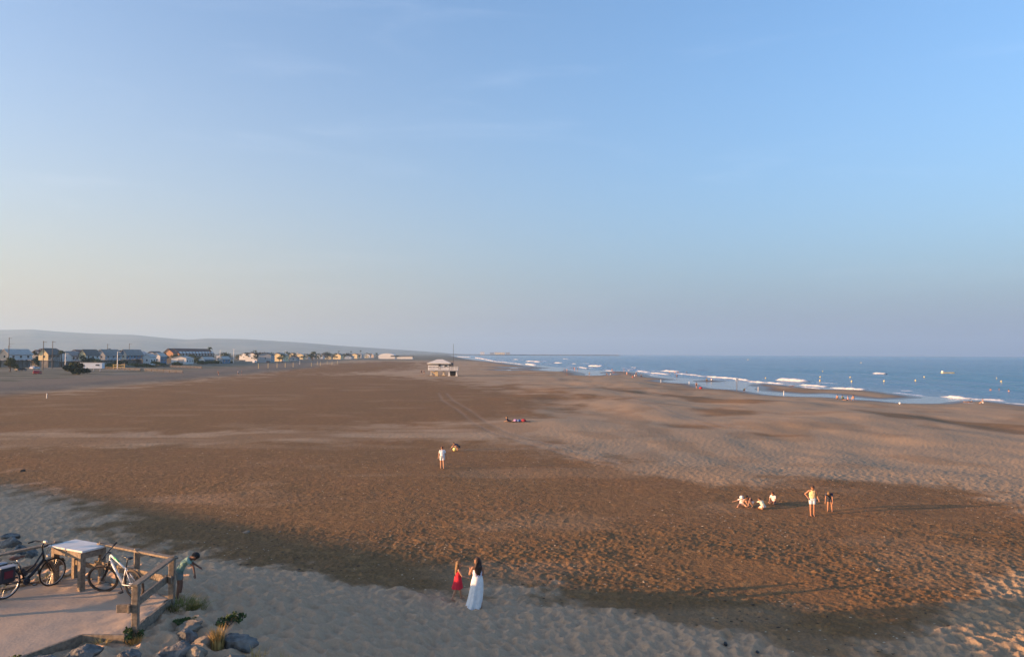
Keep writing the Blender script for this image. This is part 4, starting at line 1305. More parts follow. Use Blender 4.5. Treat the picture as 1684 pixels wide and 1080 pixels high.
def mountain_bike():
    o = empty('mountain_bike', (0, 0, 0), 0, 'white framed mountain bike with black fork leaning on the terrace railing', 'bicycle')
    R, WB = 0.365, 1.13
    ra, fa = Vector((0, 0, R)), Vector((WB, 0, R))
    wheel(o, ra, R, 0.028, M_tyret, disc=True)
    bb = Vector((0.43, 0, 0.31))
    seat = Vector((0.24, 0, 0.74))
    ht, hb = Vector((0.80, 0, 0.96)), Vector((0.845, 0, 0.84))
    fr = MB()
    for a, b, r in ((bb, seat, 0.017), (seat - (seat - bb) * 0.10, ht, 0.021), (bb, hb, 0.027), (ht, hb, 0.026)):
        fr.tube([a, b], r, 10)
    for s in (-1, 1):
        fr.tube([bb + Vector((-0.02, s * 0.03, 0)), Vector((0.2, s * 0.055, 0.335)), ra + Vector((0, s * 0.065, 0))], 0.011, 8)
        fr.tube([seat + Vector((0.01, s * 0.015, -0.04)), ra + Vector((0, s * 0.065, 0))], 0.009, 8)
    fro = fr.build('frame', M_wfr, o, smooth=True)
    MB().tube([seat + (ht - seat) * 0.45 + Vector((0, 0, 0.004)), seat + (ht - seat) * 0.8 + Vector((0, 0, 0.004))], 0.0205, 10).build('green_band', M_grn, fro, smooth=True)
    sp = MB().tube([seat, seat + (seat - bb).normalized() * 0.24], 0.014, 8).build('seat_post', M_blk, o, smooth=True)
    st = seat + (seat - bb).normalized() * 0.25
    sd = MB()
    sd.ball(st + Vector((-0.06, 0, 0.02)), (0.11, 0.075, 0.03), 12, 6)
    sd.ball(st + Vector((0.08, 0, 0.02)), (0.12, 0.028, 0.022), 12, 6)
    sd.build('saddle', M_blk, o, smooth=True)
    # steered front end
    axis = (ht - hb).normalized()
    steer = Matrix.Translation(hb) @ Matrix.Rotation(rad(34), 4, axis) @ Matrix.Translation(-hb)
    def S(v): return steer @ Vector(v)
    wax = (steer.to_3x3() @ Vector((0, 1, 0)))
    fk = MB()
    for s in (-1, 1):
        top, mid, low = hb + Vector((0.01, s * 0.065, -0.03)), Vector((0.955, s * 0.065, 0.62)), fa + Vector((0, s * 0.065, 0))
        fk.tube([S(top), S(mid)], 0.016, 8)
        fk.tube([S(mid), S(low)], 0.022, 8)
    fk.tube([S(hb + Vector((0.01, -0.07, -0.02))), S(hb + Vector((0.01, 0.07, -0.02)))], 0.022, 8)
    fk.tube([S((0.935, -0.07, 0.68)), S((0.975, 0, 0.735)), S((0.935, 0.07, 0.68))], 0.014, 8)
    fk.build('fork', M_blk, o, smooth=True)
    wheel(o, S(fa), R, 0.028, M_tyret, wax, disc=True)
    hbp = ht + axis * 0.06
    bar = MB().tube([S(hbp), S(hbp + Vector((0.07, 0, 0.03)))], 0.018, 8)
    bc = hbp + Vector((0.07, 0, 0.03))
    bar.tube([S(bc + Vector((-0.05, s_ * 0.36, 0.03))) if abs(s_) == 1 else S(bc + Vector((0, s_ * 0.36, 0.0))) for s_ in (-1, -0.3, 0.3, 1)], 0.0145, 8)
    hbo = bar.build('handlebar', M_blk, o, smooth=True)
    for s_ in (-1, 1):
        MB().tube([S(bc + Vector((-0.05, s_ * 0.37, 0.03))), S(bc + Vector((-0.035, s_ * 0.25, 0.022)))], 0.020, 8).build('grip', M_tyre, hbo)
        MB().tube([S(bc + Vector((0.0, s_ * 0.22, 0.01))), S(bc + Vector((0.035, s_ * 0.30, -0.03)))], 0.007, 6).build('brake_lever', M_blk, hbo)
    crank(o, bb, -1, 0.9)
    MB().ring(ra + Vector((0, -0.05, 0)), (0, 1, 0), 0.055, 0.018, 20, 6).build('cassette', M_chrome, o)
    MB().tube([ra + Vector((0.01, -0.06, -0.03)), ra + Vector((0.03, -0.07, -0.14))], 0.014, 6).build('derailleur', M_blk, o)
    MB().tube([bb + Vector((0, -0.06, 0.075)), ra + Vector((0, -0.05, 0.06))], 0.005, 5).build('chain', M_chrome, o)
    MB().tube([bb + Vector((0, -0.06, -0.075)), ra + Vector((0.03, -0.05, -0.14))], 0.005, 5).build('chain', M_chrome, o)
    place_bike(o, (-8.80, 18.20), (-9.88, 18.82), rad(-7))
    return o

def crank(o, bb, side, ang):
    MB().ring(bb + Vector((0, side * 0.06, 0)), (0, 1, 0), 0.078, 0.009, 26, 5).build('chainring', M_chrome, o)
    for s, a in ((side, ang), (-side, ang + math.pi)):
        e = bb + Vector((math.cos(a) * 0.172, s * 0.085, math.sin(a) * 0.172))
        c = MB().tube([bb + Vector((0, s * 0.075, 0)), e], 0.012, 6).build('crank', M_blk, o)
        MB().box(e + Vector((0, s * 0.055, 0)), (0.095, 0.085, 0.02)).build('pedal', M_blk, c)

def electric_bike():
    o = empty('electric_bicycle', (0, 0, 0), 0, 'black electric city bicycle with panniers and brown saddle at the railing', 'bicycle')
    R, WB = 0.350, 1.14
    ra, fa = Vector((0, 0, R)), Vector((WB, 0, R))
    wheel(o, ra, R, 0.022, M_tyre)
    bb = Vector((0.46, 0, 0.30))
    seat = Vector((0.30, 0, 0.70))
    ht, hb = Vector((0.86, 0, 0.92)), Vector((0.90, 0, 0.72))
    fr = MB()
    fr.tube([bb, seat], 0.020, 10)
    fr.tube([bb + Vector((0.03, 0, 0.03)), Vector((0.62, 0, 0.42)), hb], 0.036, 10)
    fr.tube([bb + (seat - bb) * 0.45, Vector((0.66, 0, 0.62)), ht - Vector((0, 0, 0.03))], 0.022, 10)
    fr.tube([ht, hb], 0.026, 10)
    for s in (-1, 1):
        fr.tube([bb + Vector((-0.02, s * 0.04, 0)), ra + Vector((0, s * 0.07, 0))], 0.012, 8)
        fr.tube([seat + Vector((0, s * 0.02, -0.05)), ra + Vector((0, s * 0.07, 0))], 0.010, 8)
    fr.build('frame', M_blk, o, smooth=True)
    MB().cyl(bb - Vector((0, 0.07, 0)), bb + Vector((0, 0.07, 0)), 0.085, 0.085, 16).build('motor', M_bag, o)
    MB().beam(bb + Vector((0.02, 0, 0.14)), seat + Vector((0.05, 0, -0.10)), 0.07, 0.09).build('battery', M_bag, o, bevel=0.01)
    MB().tube([seat, seat + (seat - bb).normalized() * 0.18], 0.014, 8).build('seat_post', M_alu, o, smooth=True)
    st = seat + (seat - bb).normalized() * 0.2
    sd = MB()
    sd.ball(st + Vector((-0.05, 0, 0.03)), (0.13, 0.105, 0.045), 12, 6)
    sd.ball(st + Vector((0.09, 0, 0.025)), (0.12, 0.035, 0.03), 12, 6)
    sd.build('saddle', M_saddle, o, smooth=True)
    fk = MB()
    for s in (-1, 1):
        fk.tube([hb + Vector((0.01, s * 0.05, -0.02)), Vector((1.02, s * 0.055, 0.56)), fa + Vector((0, s * 0.055, 0))], 0.016, 8)
    fk.tube([hb + Vector((0.005, -0.055, -0.02)), hb + Vector((0.005, 0.055, -0.02))], 0.02, 8)
    fk.build('fork', M_blk, o, smooth=True)
    wheel(o, fa, R, 0.022, M_tyre)
    bar = MB().tube([ht, ht + Vector((-0.03, 0, 0.14)), ht + Vector((0.02, 0, 0.19))], 0.018, 8)
    bc = ht + Vector((0.02, 0, 0.19))
    bar.tube([bc + Vector((-0.20, -0.29, 0.0)), bc + Vector((-0.05, -0.26, 0.03)), bc + Vector((0.02, -0.12, 0.02)), bc, bc + Vector((0.02, 0.12, 0.02)), bc + Vector((-0.05, 0.26, 0.03)), bc + Vector((-0.20, 0.29, 0.0))], 0.013, 8)
    hbo = bar.build('handlebar', M_blk, o, smooth=True)
    for s_ in (-1, 1):
        MB().tube([bc + Vector((-0.21, s_ * 0.292, 0)), bc + Vector((-0.09, s_ * 0.272, 0.02))], 0.019, 8).build('grip', M_tyre, hbo)
        MB().tube([bc + Vector((-0.03, s_ * 0.25, 0.0)), bc + Vector((-0.13, s_ * 0.30, -0.03))], 0.007, 6).build('brake_lever', M_alu, hbo)
    MB().box(bc + Vector((0.03, 0, 0.03)), (0.05, 0.09, 0.05)).build('display', M_alu, hbo)
    MB().cyl(hb + Vector((0.07, 0, 0.06)), hb + Vector((0.12, 0, 0.06)), 0.03, 0.036, 10).build('headlamp', M_alu, o)
    # mudguards as open arcs
    for c, a0, a1 in ((ra, 20, 200), (fa, 30, 175)):
        mg = MB()
        k = 20
        v, f = [], []
        for i in range(k + 1):
            a = rad(a0 + (a1 - a0) * i / k)
            for s in (-0.028, 0.028):
                v.append(c + Vector((math.cos(a) * (R + 0.02), s, math.sin(a) * (R + 0.02))))
        f = [(2 * i, 2 * i + 1, 2 * i + 3, 2 * i + 2) for i in range(k)]
        mg.add(v, f).build('mudguard', M_blk, o, smooth=True)
    rk = MB()
    for s in (-1, 1):
        rk.tube([(-0.32, s * 0.06, 0.80), (0.22, s * 0.06, 0.80)], 0.008, 6)
        rk.tube([(-0.10, s * 0.06, 0.80), ra + Vector((0, s * 0.075, 0.02))], 0.007, 6)
    for x in (-0.32, -0.1, 0.12):
        rk.tube([(x, -0.06, 0.80), (x, 0.06, 0.80)], 0.008, 6)
    rk.build('rear_rack', M_blk, o)
    for s in (-1, 1):
        pn = MB().box((-0.10, s * 0.16, 0.62), (0.36, 0.16, 0.36)).build('pannier', M_bag, o, bevel=0.03)
        MB().box((-0.10, s * 0.245, 0.64), (0.20, 0.02, 0.17)).build('pocket', M_bagr, pn, bevel=0.004)
        MB().box((-0.285, s * 0.16, 0.62), (0.015, 0.10, 0.10)).build('red_panel', M_bagr, pn)
        MB().box((-0.10, s * 0.16, 0.81), (0.37, 0.17, 0.02)).build('flap', M_greyw, pn)
    MB().box((-0.36, 0, 0.72), (0.03, 0.09, 0.05)).build('tail_light', M_bagr, o)
    crank(o, bb, -1, -0.6)
    MB().tube([bb + Vector((-0.08, 0.06, -0.02)), Vector((0.24, 0.16, 0.02))], 0.009, 6).build('kickstand', M_alu, o)
    cb = MB()
    for s in (-1, 1):
        cb.tube([bc + Vector((-0.06, s * 0.2, 0)), bc + Vector((0.13, s * 0.10, 0.0)), bc + Vector((0.16, s * 0.04, -0.12)), hb + Vector((0.05, s * 0.02, 0.05))], 0.004, 5)
    cb.build('brake_cable', M_blk, o)
    place_bike(o, (-11.86, 18.20), (-11.38, 19.24), rad(3))
    return o

mountain_bike()
electric_bike()

# ------------------------------------------------------------------ boulders, stones and plants round the terrace
M_rock = mat('grey_blue_boulder', (0.075, 0.073, 0.074), 0.9, 0.35, 5.0, bump=0.06, bscale=11, col2=(0.23, 0.215, 0.195))
M_rocks = mat('sand_dusted_boulder', (0.20, 0.165, 0.125), 0.9, 0.3, 3.0, bump=0.02, bscale=7)

def boulder(x, y, sx, sy, sz, rz, label, seed, m=None, name='boulder', cat='boulder', group=None, sink=0.42, z=None):
    bm = bmesh.new()
    bmesh.ops.create_icosphere(bm, subdivisions=4, radius=1.0)
    co = np.array([v.co[:] for v in bm.verts])
    r = np.random.default_rng(seed)
    # chop with random planes for angular faces
    for _ in range(26):
        nrm = r.normal(size=3); nrm /= np.linalg.norm(nrm)
        d = r.uniform(0.50, 0.80)
        t = co @ nrm
        co = co - np.maximum(t - d, 0)[:, None] * nrm[None, :] * 0.92
    co = co * (1 + 0.34 * (fbm(co[:, 0] * 3 + seed, co[:, 1] * 3 + co[:, 2] * 2.3, seed, 4) - 0.5))[:, None]
    co = co * np.array([sx, sy, sz]) * 0.9
    for v, c in zip(bm.verts, co):
        v.co = c
    me = bpy.data.meshes.new(name)
    bm.to_mesh(me)
    bm.free()
    for p in me.polygons:
        p.use_smooth = False
    me.materials.append(m or M_rock)
    o = bpy.data.objects.new(name, me)
    COL.objects.link(o)
    o.location = (x, y, (gz(x, y) if z is None else z) + sz * (1 - 2 * sink) * 0.6)
    o.rotation_euler = (r.uniform(-0.15, 0.15), r.uniform(-0.15, 0.15), rz)
    tag(o, label, cat, group)
    return o

boulder(-5.75, 16.35, 0.52, 0.40, 0.36, 0.2, 'big blue grey boulder right of the tall dry grass', 1)
boulder(-6.62, 15.45, 0.52, 0.30, 0.26, 0.35, 'long slab shaped boulder at the bottom edge of the picture', 2)
boulder(-6.75, 16.25, 0.34, 0.28, 0.27, 0.9, 'pointed grey boulder left of the tall dry grass', 3)
boulder(-6.98, 16.75, 0.46, 0.36, 0.22, -0.3, 'flat sand covered boulder below the little green plant', 4, M_rocks)
boulder(-6.25, 15.45, 0.34, 0.3, 0.25, 0.1, 'sandy rounded boulder right of the long slab', 5, M_rocks)
boulder(-5.55, 15.45, 0.42, 0.34, 0.24, 0.7, 'low sandy boulder under the big blue grey one', 6, M_rocks)
boulder(-8.35, 15.10, 0.52, 0.34, 0.26, 0.15, 'wide dark boulder against the terrace edging', 7)
boulder(-8.82, 14.75, 0.36, 0.3, 0.26, 0.4, 'dark boulder at the outer corner of the terrace edging', 8)
boulder(-7.35, 15.10, 0.32, 0.28, 0.22, 1.1, 'small dark boulder at the bottom edge below the railing post', 9)
boulder(-6.35, 16.0, 0.26, 0.24, 0.2, 0.5, 'small boulder wedged behind the tall dry grass', 10, M_rocks)
for i, (x, y, s, lb_) in enumerate(((-21.9, 33.7, 0.8, 'dark boulder at the left edge behind the black bicycle'),
                                    (-20.7, 32.6, 0.62, 'rounded grey boulder behind the black bicycle handlebar'),
                                    (-19.9, 32.2, 0.55, 'small grey boulder nearest the left railing'),
                                    (-20.3, 34.5, 0.24, 'lone little dark stone left of the table'),
                                    (-22.9, 35.4, 0.62, 'farthest dark boulder at the left edge'),
                                    (-21.2, 31.2, 0.7, 'pale boulder low at the left edge behind the railing'))):
    boulder(x, y, s, s * 0.8, s * 0.62, i, lb_, 20 + i)
boulder(-14.75, 32.1, 0.30, 0.24, 0.26, 0.6, 'small dark jagged stone on the sand above the railing', 31)
boulder(-12.5, 36.6, 0.24, 0.17, 0.14, 0.2, 'lone pale grey stone on the shaded brown sand', 32, M_rocks, 'stone', 'stone')
boulder(-11.0, 36.8, 0.10, 0.10, 0.07, 0.2, 'tiny pale stone right of the lone grey stone', 33, M_rocks, 'stone', 'stone')
boulder(6.3, 22.8, 0.085, 0.08, 0.085, 0.2, 'left of two small black stones near the bottom edge', 34, M_dark, 'stone', 'stone')
boulder(7.05, 22.25, 0.095, 0.08, 0.075, 1.2, 'right of two small black stones near the bottom edge', 35, M_dark, 'stone', 'stone')
boulder(14.5, 30.6, 0.20, 0.15, 0.13, 0.4, 'sunlit orange tan stone lying on the brown sand', 36, M_rocks, 'stone', 'stone')
boulder(-34.8, 55.0, 0.22, 0.2, 0.2, 0.4, 'little brown lump of driftwood at the left edge', 37, M_bark, 'driftwood', 'driftwood')

M_dry = mat('dry_grass', (0.42, 0.28, 0.10), 0.85, 0.3, 9, spec=0.2)
M_olive = mat('dune_grass', (0.23, 0.20, 0.06), 0.85, 0.35, 9, spec=0.2)
M_green = mat('green_dune_plant', (0.055, 0.085, 0.025), 0.75, 0.35, 9, spec=0.25)

def grass(x, y, n, h, spread, m, label, seed, lean=0.25, z=None, group=None):
    rr = random.Random(seed)
    mb = MB()
    for _ in range(n):
        a = rr.uniform(0, 6.283)
        r = spread * rr.random() ** 0.6
        bx, by = math.cos(a) * r, math.sin(a) * r
        hh = h * rr.uniform(0.45, 1.1)
        l = rr.uniform(0.1, 1.0) * lean * hh * 2
        b = a + rr.uniform(-0.8, 0.8)
        w = rr.uniform(0.004, 0.009)
        s = Vector((-math.sin(b), math.cos(b), 0)) * w
        p0 = Vector((bx, by, -0.04))
        p1 = p0 + Vector((math.cos(b) * l * 0.3, math.sin(b) * l * 0.3, hh * 0.55))
        p2 = p0 + Vector((math.cos(b) * l, math.sin(b) * l, hh * (1 - 0.25 * lean)))
        mb.add([p0 - s, p0 + s, p1 + s * 0.8, p1 - s * 0.8, p2], [(0, 1, 2, 3), (3, 2, 4)])
    o = mb.build('grass_tuft', m)
    o.location = (x, y, gz(x, y) if z is None else z)
    tag(o, label, 'grass', group)
    return o

def plant(x, y, r, h, n, label, seed, m=None, leaf=0.035):
    rr = random.Random(seed)
    mb = MB()
    leaf_cloud(mb, (0, 0, h * 0.5), (r, r, h * 0.55), n, leaf, rr)
    o = empty('leafy_plant', (x, y, gz(x, y)), 0, label, 'plant')
    st = MB()
    for i in range(7):
        a = i * 0.9
        st.tube([(0, 0, -0.03), (math.cos(a) * r * 0.4, math.sin(a) * r * 0.4, h * 0.45), (math.cos(a) * r * 0.75, math.sin(a) * r * 0.75, h * 0.8)], [0.008, 0.006, 0.003], 5)
    st.build('stem', M_bark, o)
    mb.build('leaves', m or M_green, o)
    return o

grass(-7.72, 18.15, 420, 0.30, 0.34, M_olive, 'wide yellow green grass tuft at the foot of the corner post', 1, 0.9)
grass(-7.35, 18.25, 150, 0.24, 0.22, M_olive, 'thin dune grass right of the yellow green tuft', 2, 0.9)
grass(-7.72, 15.95, 170, 0.22, 0.15, M_dry, 'short golden grass under the green plant at the end post', 3, 0.7)
grass(-8.25, 15.60, 120, 0.24, 0.13, M_dry, 'golden grass tuft in front of the low kickboard', 4, 0.6)
grass(-6.08, 16.12, 260, 0.50, 0.13, M_dry, 'tall upright dry grass tuft beside the big boulder', 5, 0.24)
grass(-5.15, 15.75, 70, 0.36, 0.2, M_dry, 'sparse dry stalks at the bottom edge right of the boulders', 6, 0.3)
grass(-4.60, 15.95, 60, 0.32, 0.15, M_dry, 'golden dry stalks farthest right at the bottom edge', 7, 0.3)
grass(-11.75, 19.75, 260, 0.36, 0.35, M_olive, 'yellow green grass behind the front wheel of the black bicycle', 8, 0.7)
grass(-12.4, 18.9, 200, 0.34, 0.35, M_olive, 'yellow green grass behind the pedals of the black bicycle', 9, 0.7)
plant(-7.78, 16.0, 0.17, 0.26, 330, 'bright green leafy plant at the foot of the end post', 11)
plant(-6.28, 17.35, 0.22, 0.26, 420, 'round dark green bush above the big boulder', 12)
plant(-7.15, 17.05, 0.20, 0.13, 240, 'low dark green plant above the flat sandy boulder', 13)
plant(-9.3, 14.75, 0.16, 0.16, 240, 'small green plant at the bottom edge beside the terrace', 14)

# ------------------------------------------------------------------ people
M_skin = mat('skin', (0.44, 0.235, 0.145), 0.6, 0.08, 6)
M_skin2 = mat('tanned_skin', (0.36, 0.175, 0.10), 0.6, 0.08, 6)
M_skind = mat('brown_skin', (0.17, 0.085, 0.055), 0.6, 0.08, 6)
M_eye = mat('eye_dark', (0.02, 0.015, 0.012), 0.3, 0.1, 6)
HAIR = {'brown': mat('brown_hair', (0.045, 0.022, 0.013), 0.6, 0.35, 30), 'dark': mat('dark_hair', (0.014, 0.010, 0.008), 0.6, 0.3, 30),
        'blond': mat('blond_brown_hair', (0.20, 0.115, 0.05), 0.6, 0.3, 30), 'red': mat('auburn_hair', (0.10, 0.035, 0.018), 0.6, 0.3, 30)}
_cl = {}
def clothm(c):
    if c not in _cl:
        _cl[c] = mat('cloth_%d' % len(_cl), c, 0.9, 0.08, 12, spec=0.1)
    return _cl[c]

WORK = bpy.data.scenes.new('modelling')          # empty side scene used only while shaping bodies

def remesh_capsules(caps, voxel, smooth=4):
    mb = MB()
    for (a, b, r0, r1, *_r) in caps:
        a, b = Vector(a), Vector(b)
        mb.ball(a, r0, 12, 8)
        if (b - a).length > 1e-4:
            mb.ball(b, r1, 12, 8)
            mb.cyl(a, b, r0, r1, 12)
    me = bpy.data.meshes.new('tmp')
    me.from_pydata(mb.v, [], mb.f)
    o = bpy.data.objects.new('tmp', me)
    WORK.collection.objects.link(o)
    m = o.modifiers.new('r', 'REMESH')
    m.mode = 'VOXEL'
    m.voxel_size = voxel
    s = o.modifiers.new('s', 'SMOOTH')
    s.iterations = smooth
    s.factor = 0.5
    vl = WORK.view_layers[0]
    vl.update()
    ev = o.evaluated_get(vl.depsgraph)
    out_ = bpy.data.meshes.new_from_object(ev)
    bpy.data.objects.remove(o)
    bpy.data.meshes.remove(me)
    return out_

def D(flex, abd=0.0, side=1):
    """direction of a limb: 0 hangs down, 90 points forward, abd opens to its own side"""
    f, a = rad(flex), rad(abd)
    return Vector((side * math.sin(a), math.cos(a) * math.sin(f), -math.cos(a) * math.cos(f)))

def person(label, x, y, yaw, H, lean=0, hunch=0, head=0, headturn=0, thigh=((4, 3), (-4, 3)), shank=((0, 2), (-8, 2)),
           uarm=((5, 10), (-5, 10)), farm=((15, 5), (10, 5)), hs=1.0, skin=None, hair='brown', hairlen=0.0, wear=(), skirt=None, near=True,
           group=None, sink=0.01, z=None, tilt=0.0, stout=1.0, hat=None):
    skin = skin or M_skin
    P = Vector((0, 0, 0))
    t = Vector((0, math.sin(rad(lean)), math.cos(rad(lean))))
    t2 = Vector((0, math.sin(rad(lean + hunch)), math.cos(rad(lean + hunch))))
    ha = lean + hunch + head
    hd = Vector((0, math.sin(rad(ha)), math.cos(rad(ha))))
    X = Vector((1, 0, 0))
    chest = P + t * 0.16
    neck = chest + t2 * 0.135
    hb = neck + (t2 * 0.5 + hd * 0.5).normalized() * 0.045
    hc = hb + hd * 0.058 * hs
    # face direction
    fwd0 = Vector((0, math.cos(rad(ha)), -math.sin(rad(ha))))
    tr = Matrix.Rotation(rad(headturn), 3, hd)
    fwd = tr @ fwd0
    sidev = tr @ X
    caps = []
    def C(a, b, r0, r1, l): caps.append((Vector(a) * H, Vector(b) * H, r0 * H, r1 * H, l))
    k = stout
    C(P - X * 0.042, P + X * 0.042, 0.066 * k, 0.066 * k, 'hips')
    C(P + t * 0.02, chest - t * 0.04, 0.066 * k, 0.056 * k, 'belly')
    C(chest - X * 0.036, chest + X * 0.036, 0.056 * k, 0.056 * k, 'chest')
    for s in (-1, 1):
        C(P + X * s * 0.036 + t * 0.01, chest + X * s * 0.032, 0.054 * k, 0.051 * k, 'belly')
        C(chest + X * s * 0.034, neck + X * s * 0.05 - t2 * 0.05, 0.050 * k, 0.034, 'chest')
    C(chest, neck - t2 * 0.03, 0.058 * k, 0.042, 'chest')
    C(neck - t2 * 0.028 - X * 0.085, neck - t2 * 0.028 + X * 0.085, 0.033, 0.033, 'shoulder')
    C(neck - t2 * 0.02, hb, 0.029, 0.027, 'neck')
    C(hb + fwd * 0.022 * hs, hc + fwd * 0.008 * hs, 0.033 * hs, 0.050 * hs, 'head')
    C(hc - fwd * 0.012 * hs, hc + hd * 0.018 * hs, 0.053 * hs, 0.050 * hs, 'head')
    C(hc + fwd * 0.052 * hs - hd * 0.010 * hs, hc + fwd * 0.062 * hs - hd * 0.022 * hs, 0.008 * hs, 0.010 * hs, 'head')
    for s in (-1, 1):
        C(hc + sidev * s * 0.052 * hs - hd * 0.008, hc + sidev * s * 0.056 * hs + hd * 0.008, 0.009 * hs, 0.010 * hs, 'head')
    lows, hands = [], []
    for i, s in enumerate((-1, 1)):
        sh = neck - t2 * 0.030 + X * s * 0.100
        e = sh + D(*uarm[i], s) * 0.165
        w = e + D(*farm[i], s) * 0.142
        C(sh, e, 0.029, 0.023, 'uarm')
        C(e, w, 0.023, 0.0155, 'farm')
        d = D(*farm[i], s)
        C(w, w + d * 0.045, 0.016, 0.020, 'hand')
        hands.append((w + d * 0.03, d, s))
        hp = P + X * s * 0.046
        kn = hp + D(*thigh[i], s) * 0.245
        an = kn + D(*shank[i], s) * 0.235
        C(hp, kn, 0.056 * k, 0.036, 'thigh')
        C(kn, kn + (an - kn) * 0.35, 0.036, 0.036, 'shank')
        C(kn + (an - kn) * 0.35, an, 0.036, 0.021, 'shank')
        fd = D(*shank[i], s)
        toe = Vector((0, 1, 0)) - fd * fd.y
        toe = toe.normalized() if toe.length > 0.2 else Vector((0, 0, 1))
        C(an - toe * 0.018 + fd * 0.02, an + toe * 0.085 + fd * 0.026, 0.022, 0.016, 'foot')
    vox = (0.0068 if near else 0.016) * H
    me = remesh_capsules(caps, vox, 3)
    n = len(me.vertices)
    co = np.empty(n * 3, np.float32)
    me.vertices.foreach_get('co', co)
    co = co.reshape(-1, 3)
    best = np.full(n, 9.0)
    lab = np.zeros(n, int)
    tt = np.zeros(n)
    for ci, (a, b, r0, r1, l) in enumerate(caps):
        a_, d_ = np.array(a), np.array(b - a)
        q = np.clip(((co - a_) @ d_) / max(1e-9, d_ @ d_), 0, 1)
        dist = np.linalg.norm(co - a_ - q[:, None] * d_, axis=1) - (r0 + (r1 - r0) * q)
        m = dist < best
        best = np.where(m, dist, best)
        lab = np.where(m, ci, lab)
        tt = np.where(m, q, tt)
    names = np.array([c[4] for c in caps])[lab]
    zmin = co[:, 2].min()
    root = empty('person', (x, y, (gz(x, y) if z is None else z) - zmin - sink), yaw, label, 'person', group)
    if tilt:
        root.rotation_euler = (rad(tilt), 0, yaw)
        R = Matrix.Rotation(rad(tilt), 3, 'X')
        zz = (co @ np.array(R).T)[:, 2].min()
        root.location.z = (gz(x, y) if z is None else z) - zz - sink
    # fingers, closed or relaxed, joined to the body mesh
    if near:
        fb = MB()
        for (h, d, s) in hands:
            side = d.cross(Vector((0, 0, 1)))
            if side.length < 0.1:
                side = Vector((0, 1, 0))
            side.normalize()
            curl = d.cross(side).normalized()
            for q, L in enumerate((0.040, 0.046, 0.043, 0.034)):
                b = h + d * 0.022 + side * (q - 1.5) * 0.0095
                fb.tube([b * H, (b + d * L * 0.5 + curl * 0.004) * H, (b + d * L * 0.85 + curl * 0.014) * H], [0.0056 * H, 0.005 * H, 0.004 * H], 6)
            b = h + side * 0.016
            fb.tube([b * H, (b + side * 0.016 + d * 0.012) * H, (b + side * 0.018 + d * 0.032 + curl * 0.006) * H], [0.0065 * H, 0.0056 * H, 0.0045 * H], 6)
        bm = bmesh.new()
        bm.from_mesh(me)
        k0 = [bm.verts.new(v) for v in fb.v]
        for f in fb.f:
            bm.faces.new([k0[i] for i in f])
        bm.to_mesh(me)
        bm.free()
    me.polygons.foreach_set('use_smooth', np.full(len(me.polygons), True))
    me.materials.clear()
    me.materials.append(skin)
    body = bpy.data.objects.new('body', me)
    COL.objects.link(body)
    body.parent = root
    nrm = np.empty(len(me.vertices) * 3, np.float32)
    me.vertices.foreach_get('normal', nrm)
    nrm = nrm.reshape(-1, 3)[:n]
    def garment(name, sel, m, off):
        idx = np.where(sel)[0]
        mp_ = -np.ones(len(me.vertices), int)
        mp_[idx] = np.arange(len(idx))
        fs = [tuple(mp_[v] for v in p.vertices) for p in me.polygons if all(v < n and sel[v] for v in p.vertices)]
        if not fs:
            return
        gm = bpy.data.meshes.new(name)
        pts = co[idx] + nrm[idx] * off * H
        gm.from_pydata([tuple(p) for p in pts], [], fs)
        gm.polygons.foreach_set('use_smooth', np.full(len(gm.polygons), True))
        gm.materials.append(m)
        g = bpy.data.objects.new(name, gm)
        COL.objects.link(g)
        g.parent = root
    for (name, c, kind) in wear:
        if kind == 'tshirt':
            sel = np.isin(names, ('belly', 'chest', 'shoulder')) | ((names == 'hips') & ((co / H) @ np.array(t) > 0.0)) | ((names == 'uarm') & (tt < 0.62))
        elif kind == 'tank':
            sel = np.isin(names, ('belly', 'chest')) | ((names == 'shoulder') & (np.abs(co[:, 0]) < 0.062 * H)) | ((names == 'hips') & ((co / H) @ np.array(t) > 0.02))
        elif kind == 'shorts':
            sel = (names == 'hips') | ((names == 'thigh') & (tt < 0.62)) | ((names == 'belly') & (tt < 0.25))
        elif kind == 'brief':
            sel = (names == 'hips') | ((names == 'thigh') & (tt < 0.22))
        elif kind == 'trousers':
            sel = (names == 'hips') | (names == 'thigh') | ((names == 'belly') & (tt < 0.25)) | ((names == 'shank') & (tt < 0.9))
        else:
            continue
        garment(name, sel, clothm(c), 0.0085 if kind != 'trousers' else 0.007)
    if skirt:
        # (name, colour, top height from hips, length, radius top, radius bottom, flare vector)
        nm, c, top, ln, r0, r1, flare, pl = skirt
        mb = MB()
        N, Mr = 56, 22
        hipq = min(0.35, (top - 0.005) / ln)
        v, f = [], []
        for j in range(Mr):
            q = j / (Mr - 1)
            r = r0 + (0.117 - r0) * min(1.0, q / hipq) if q < hipq else 0.117 + (r1 - 0.117) * ((q - hipq) / (1 - hipq)) ** 0.9
            for i in range(N):
                a = 2 * math.pi * i / N
                w = 1 + pl * q * (math.sin(a * 9 + 1.2 * math.sin(a * 2)) * 0.6 + math.sin(a * 5 + 0.7) * 0.5)
                zz = top - ln * q - 0.006 * math.sin(a * 5) * q
                v.append((Vector((math.cos(a) * r * w * 1.05 + flare[0] * q * q, math.sin(a) * r * w * 0.85 + flare[1] * q * q, zz)) + t * 0) * H)
        for j in range(Mr - 1):
            for i in range(N):
                f.append((j * N + i, (j + 1) * N + i, (j + 1) * N + (i + 1) % N, j * N + (i + 1) % N))
        mb.add(v, f).build(nm, clothm(c), root, smooth=True)
    # hair
    hcap = []
    def HC(a, b, r0, r1): hcap.append((Vector(a) * H, Vector(b) * H, r0 * H, r1 * H))
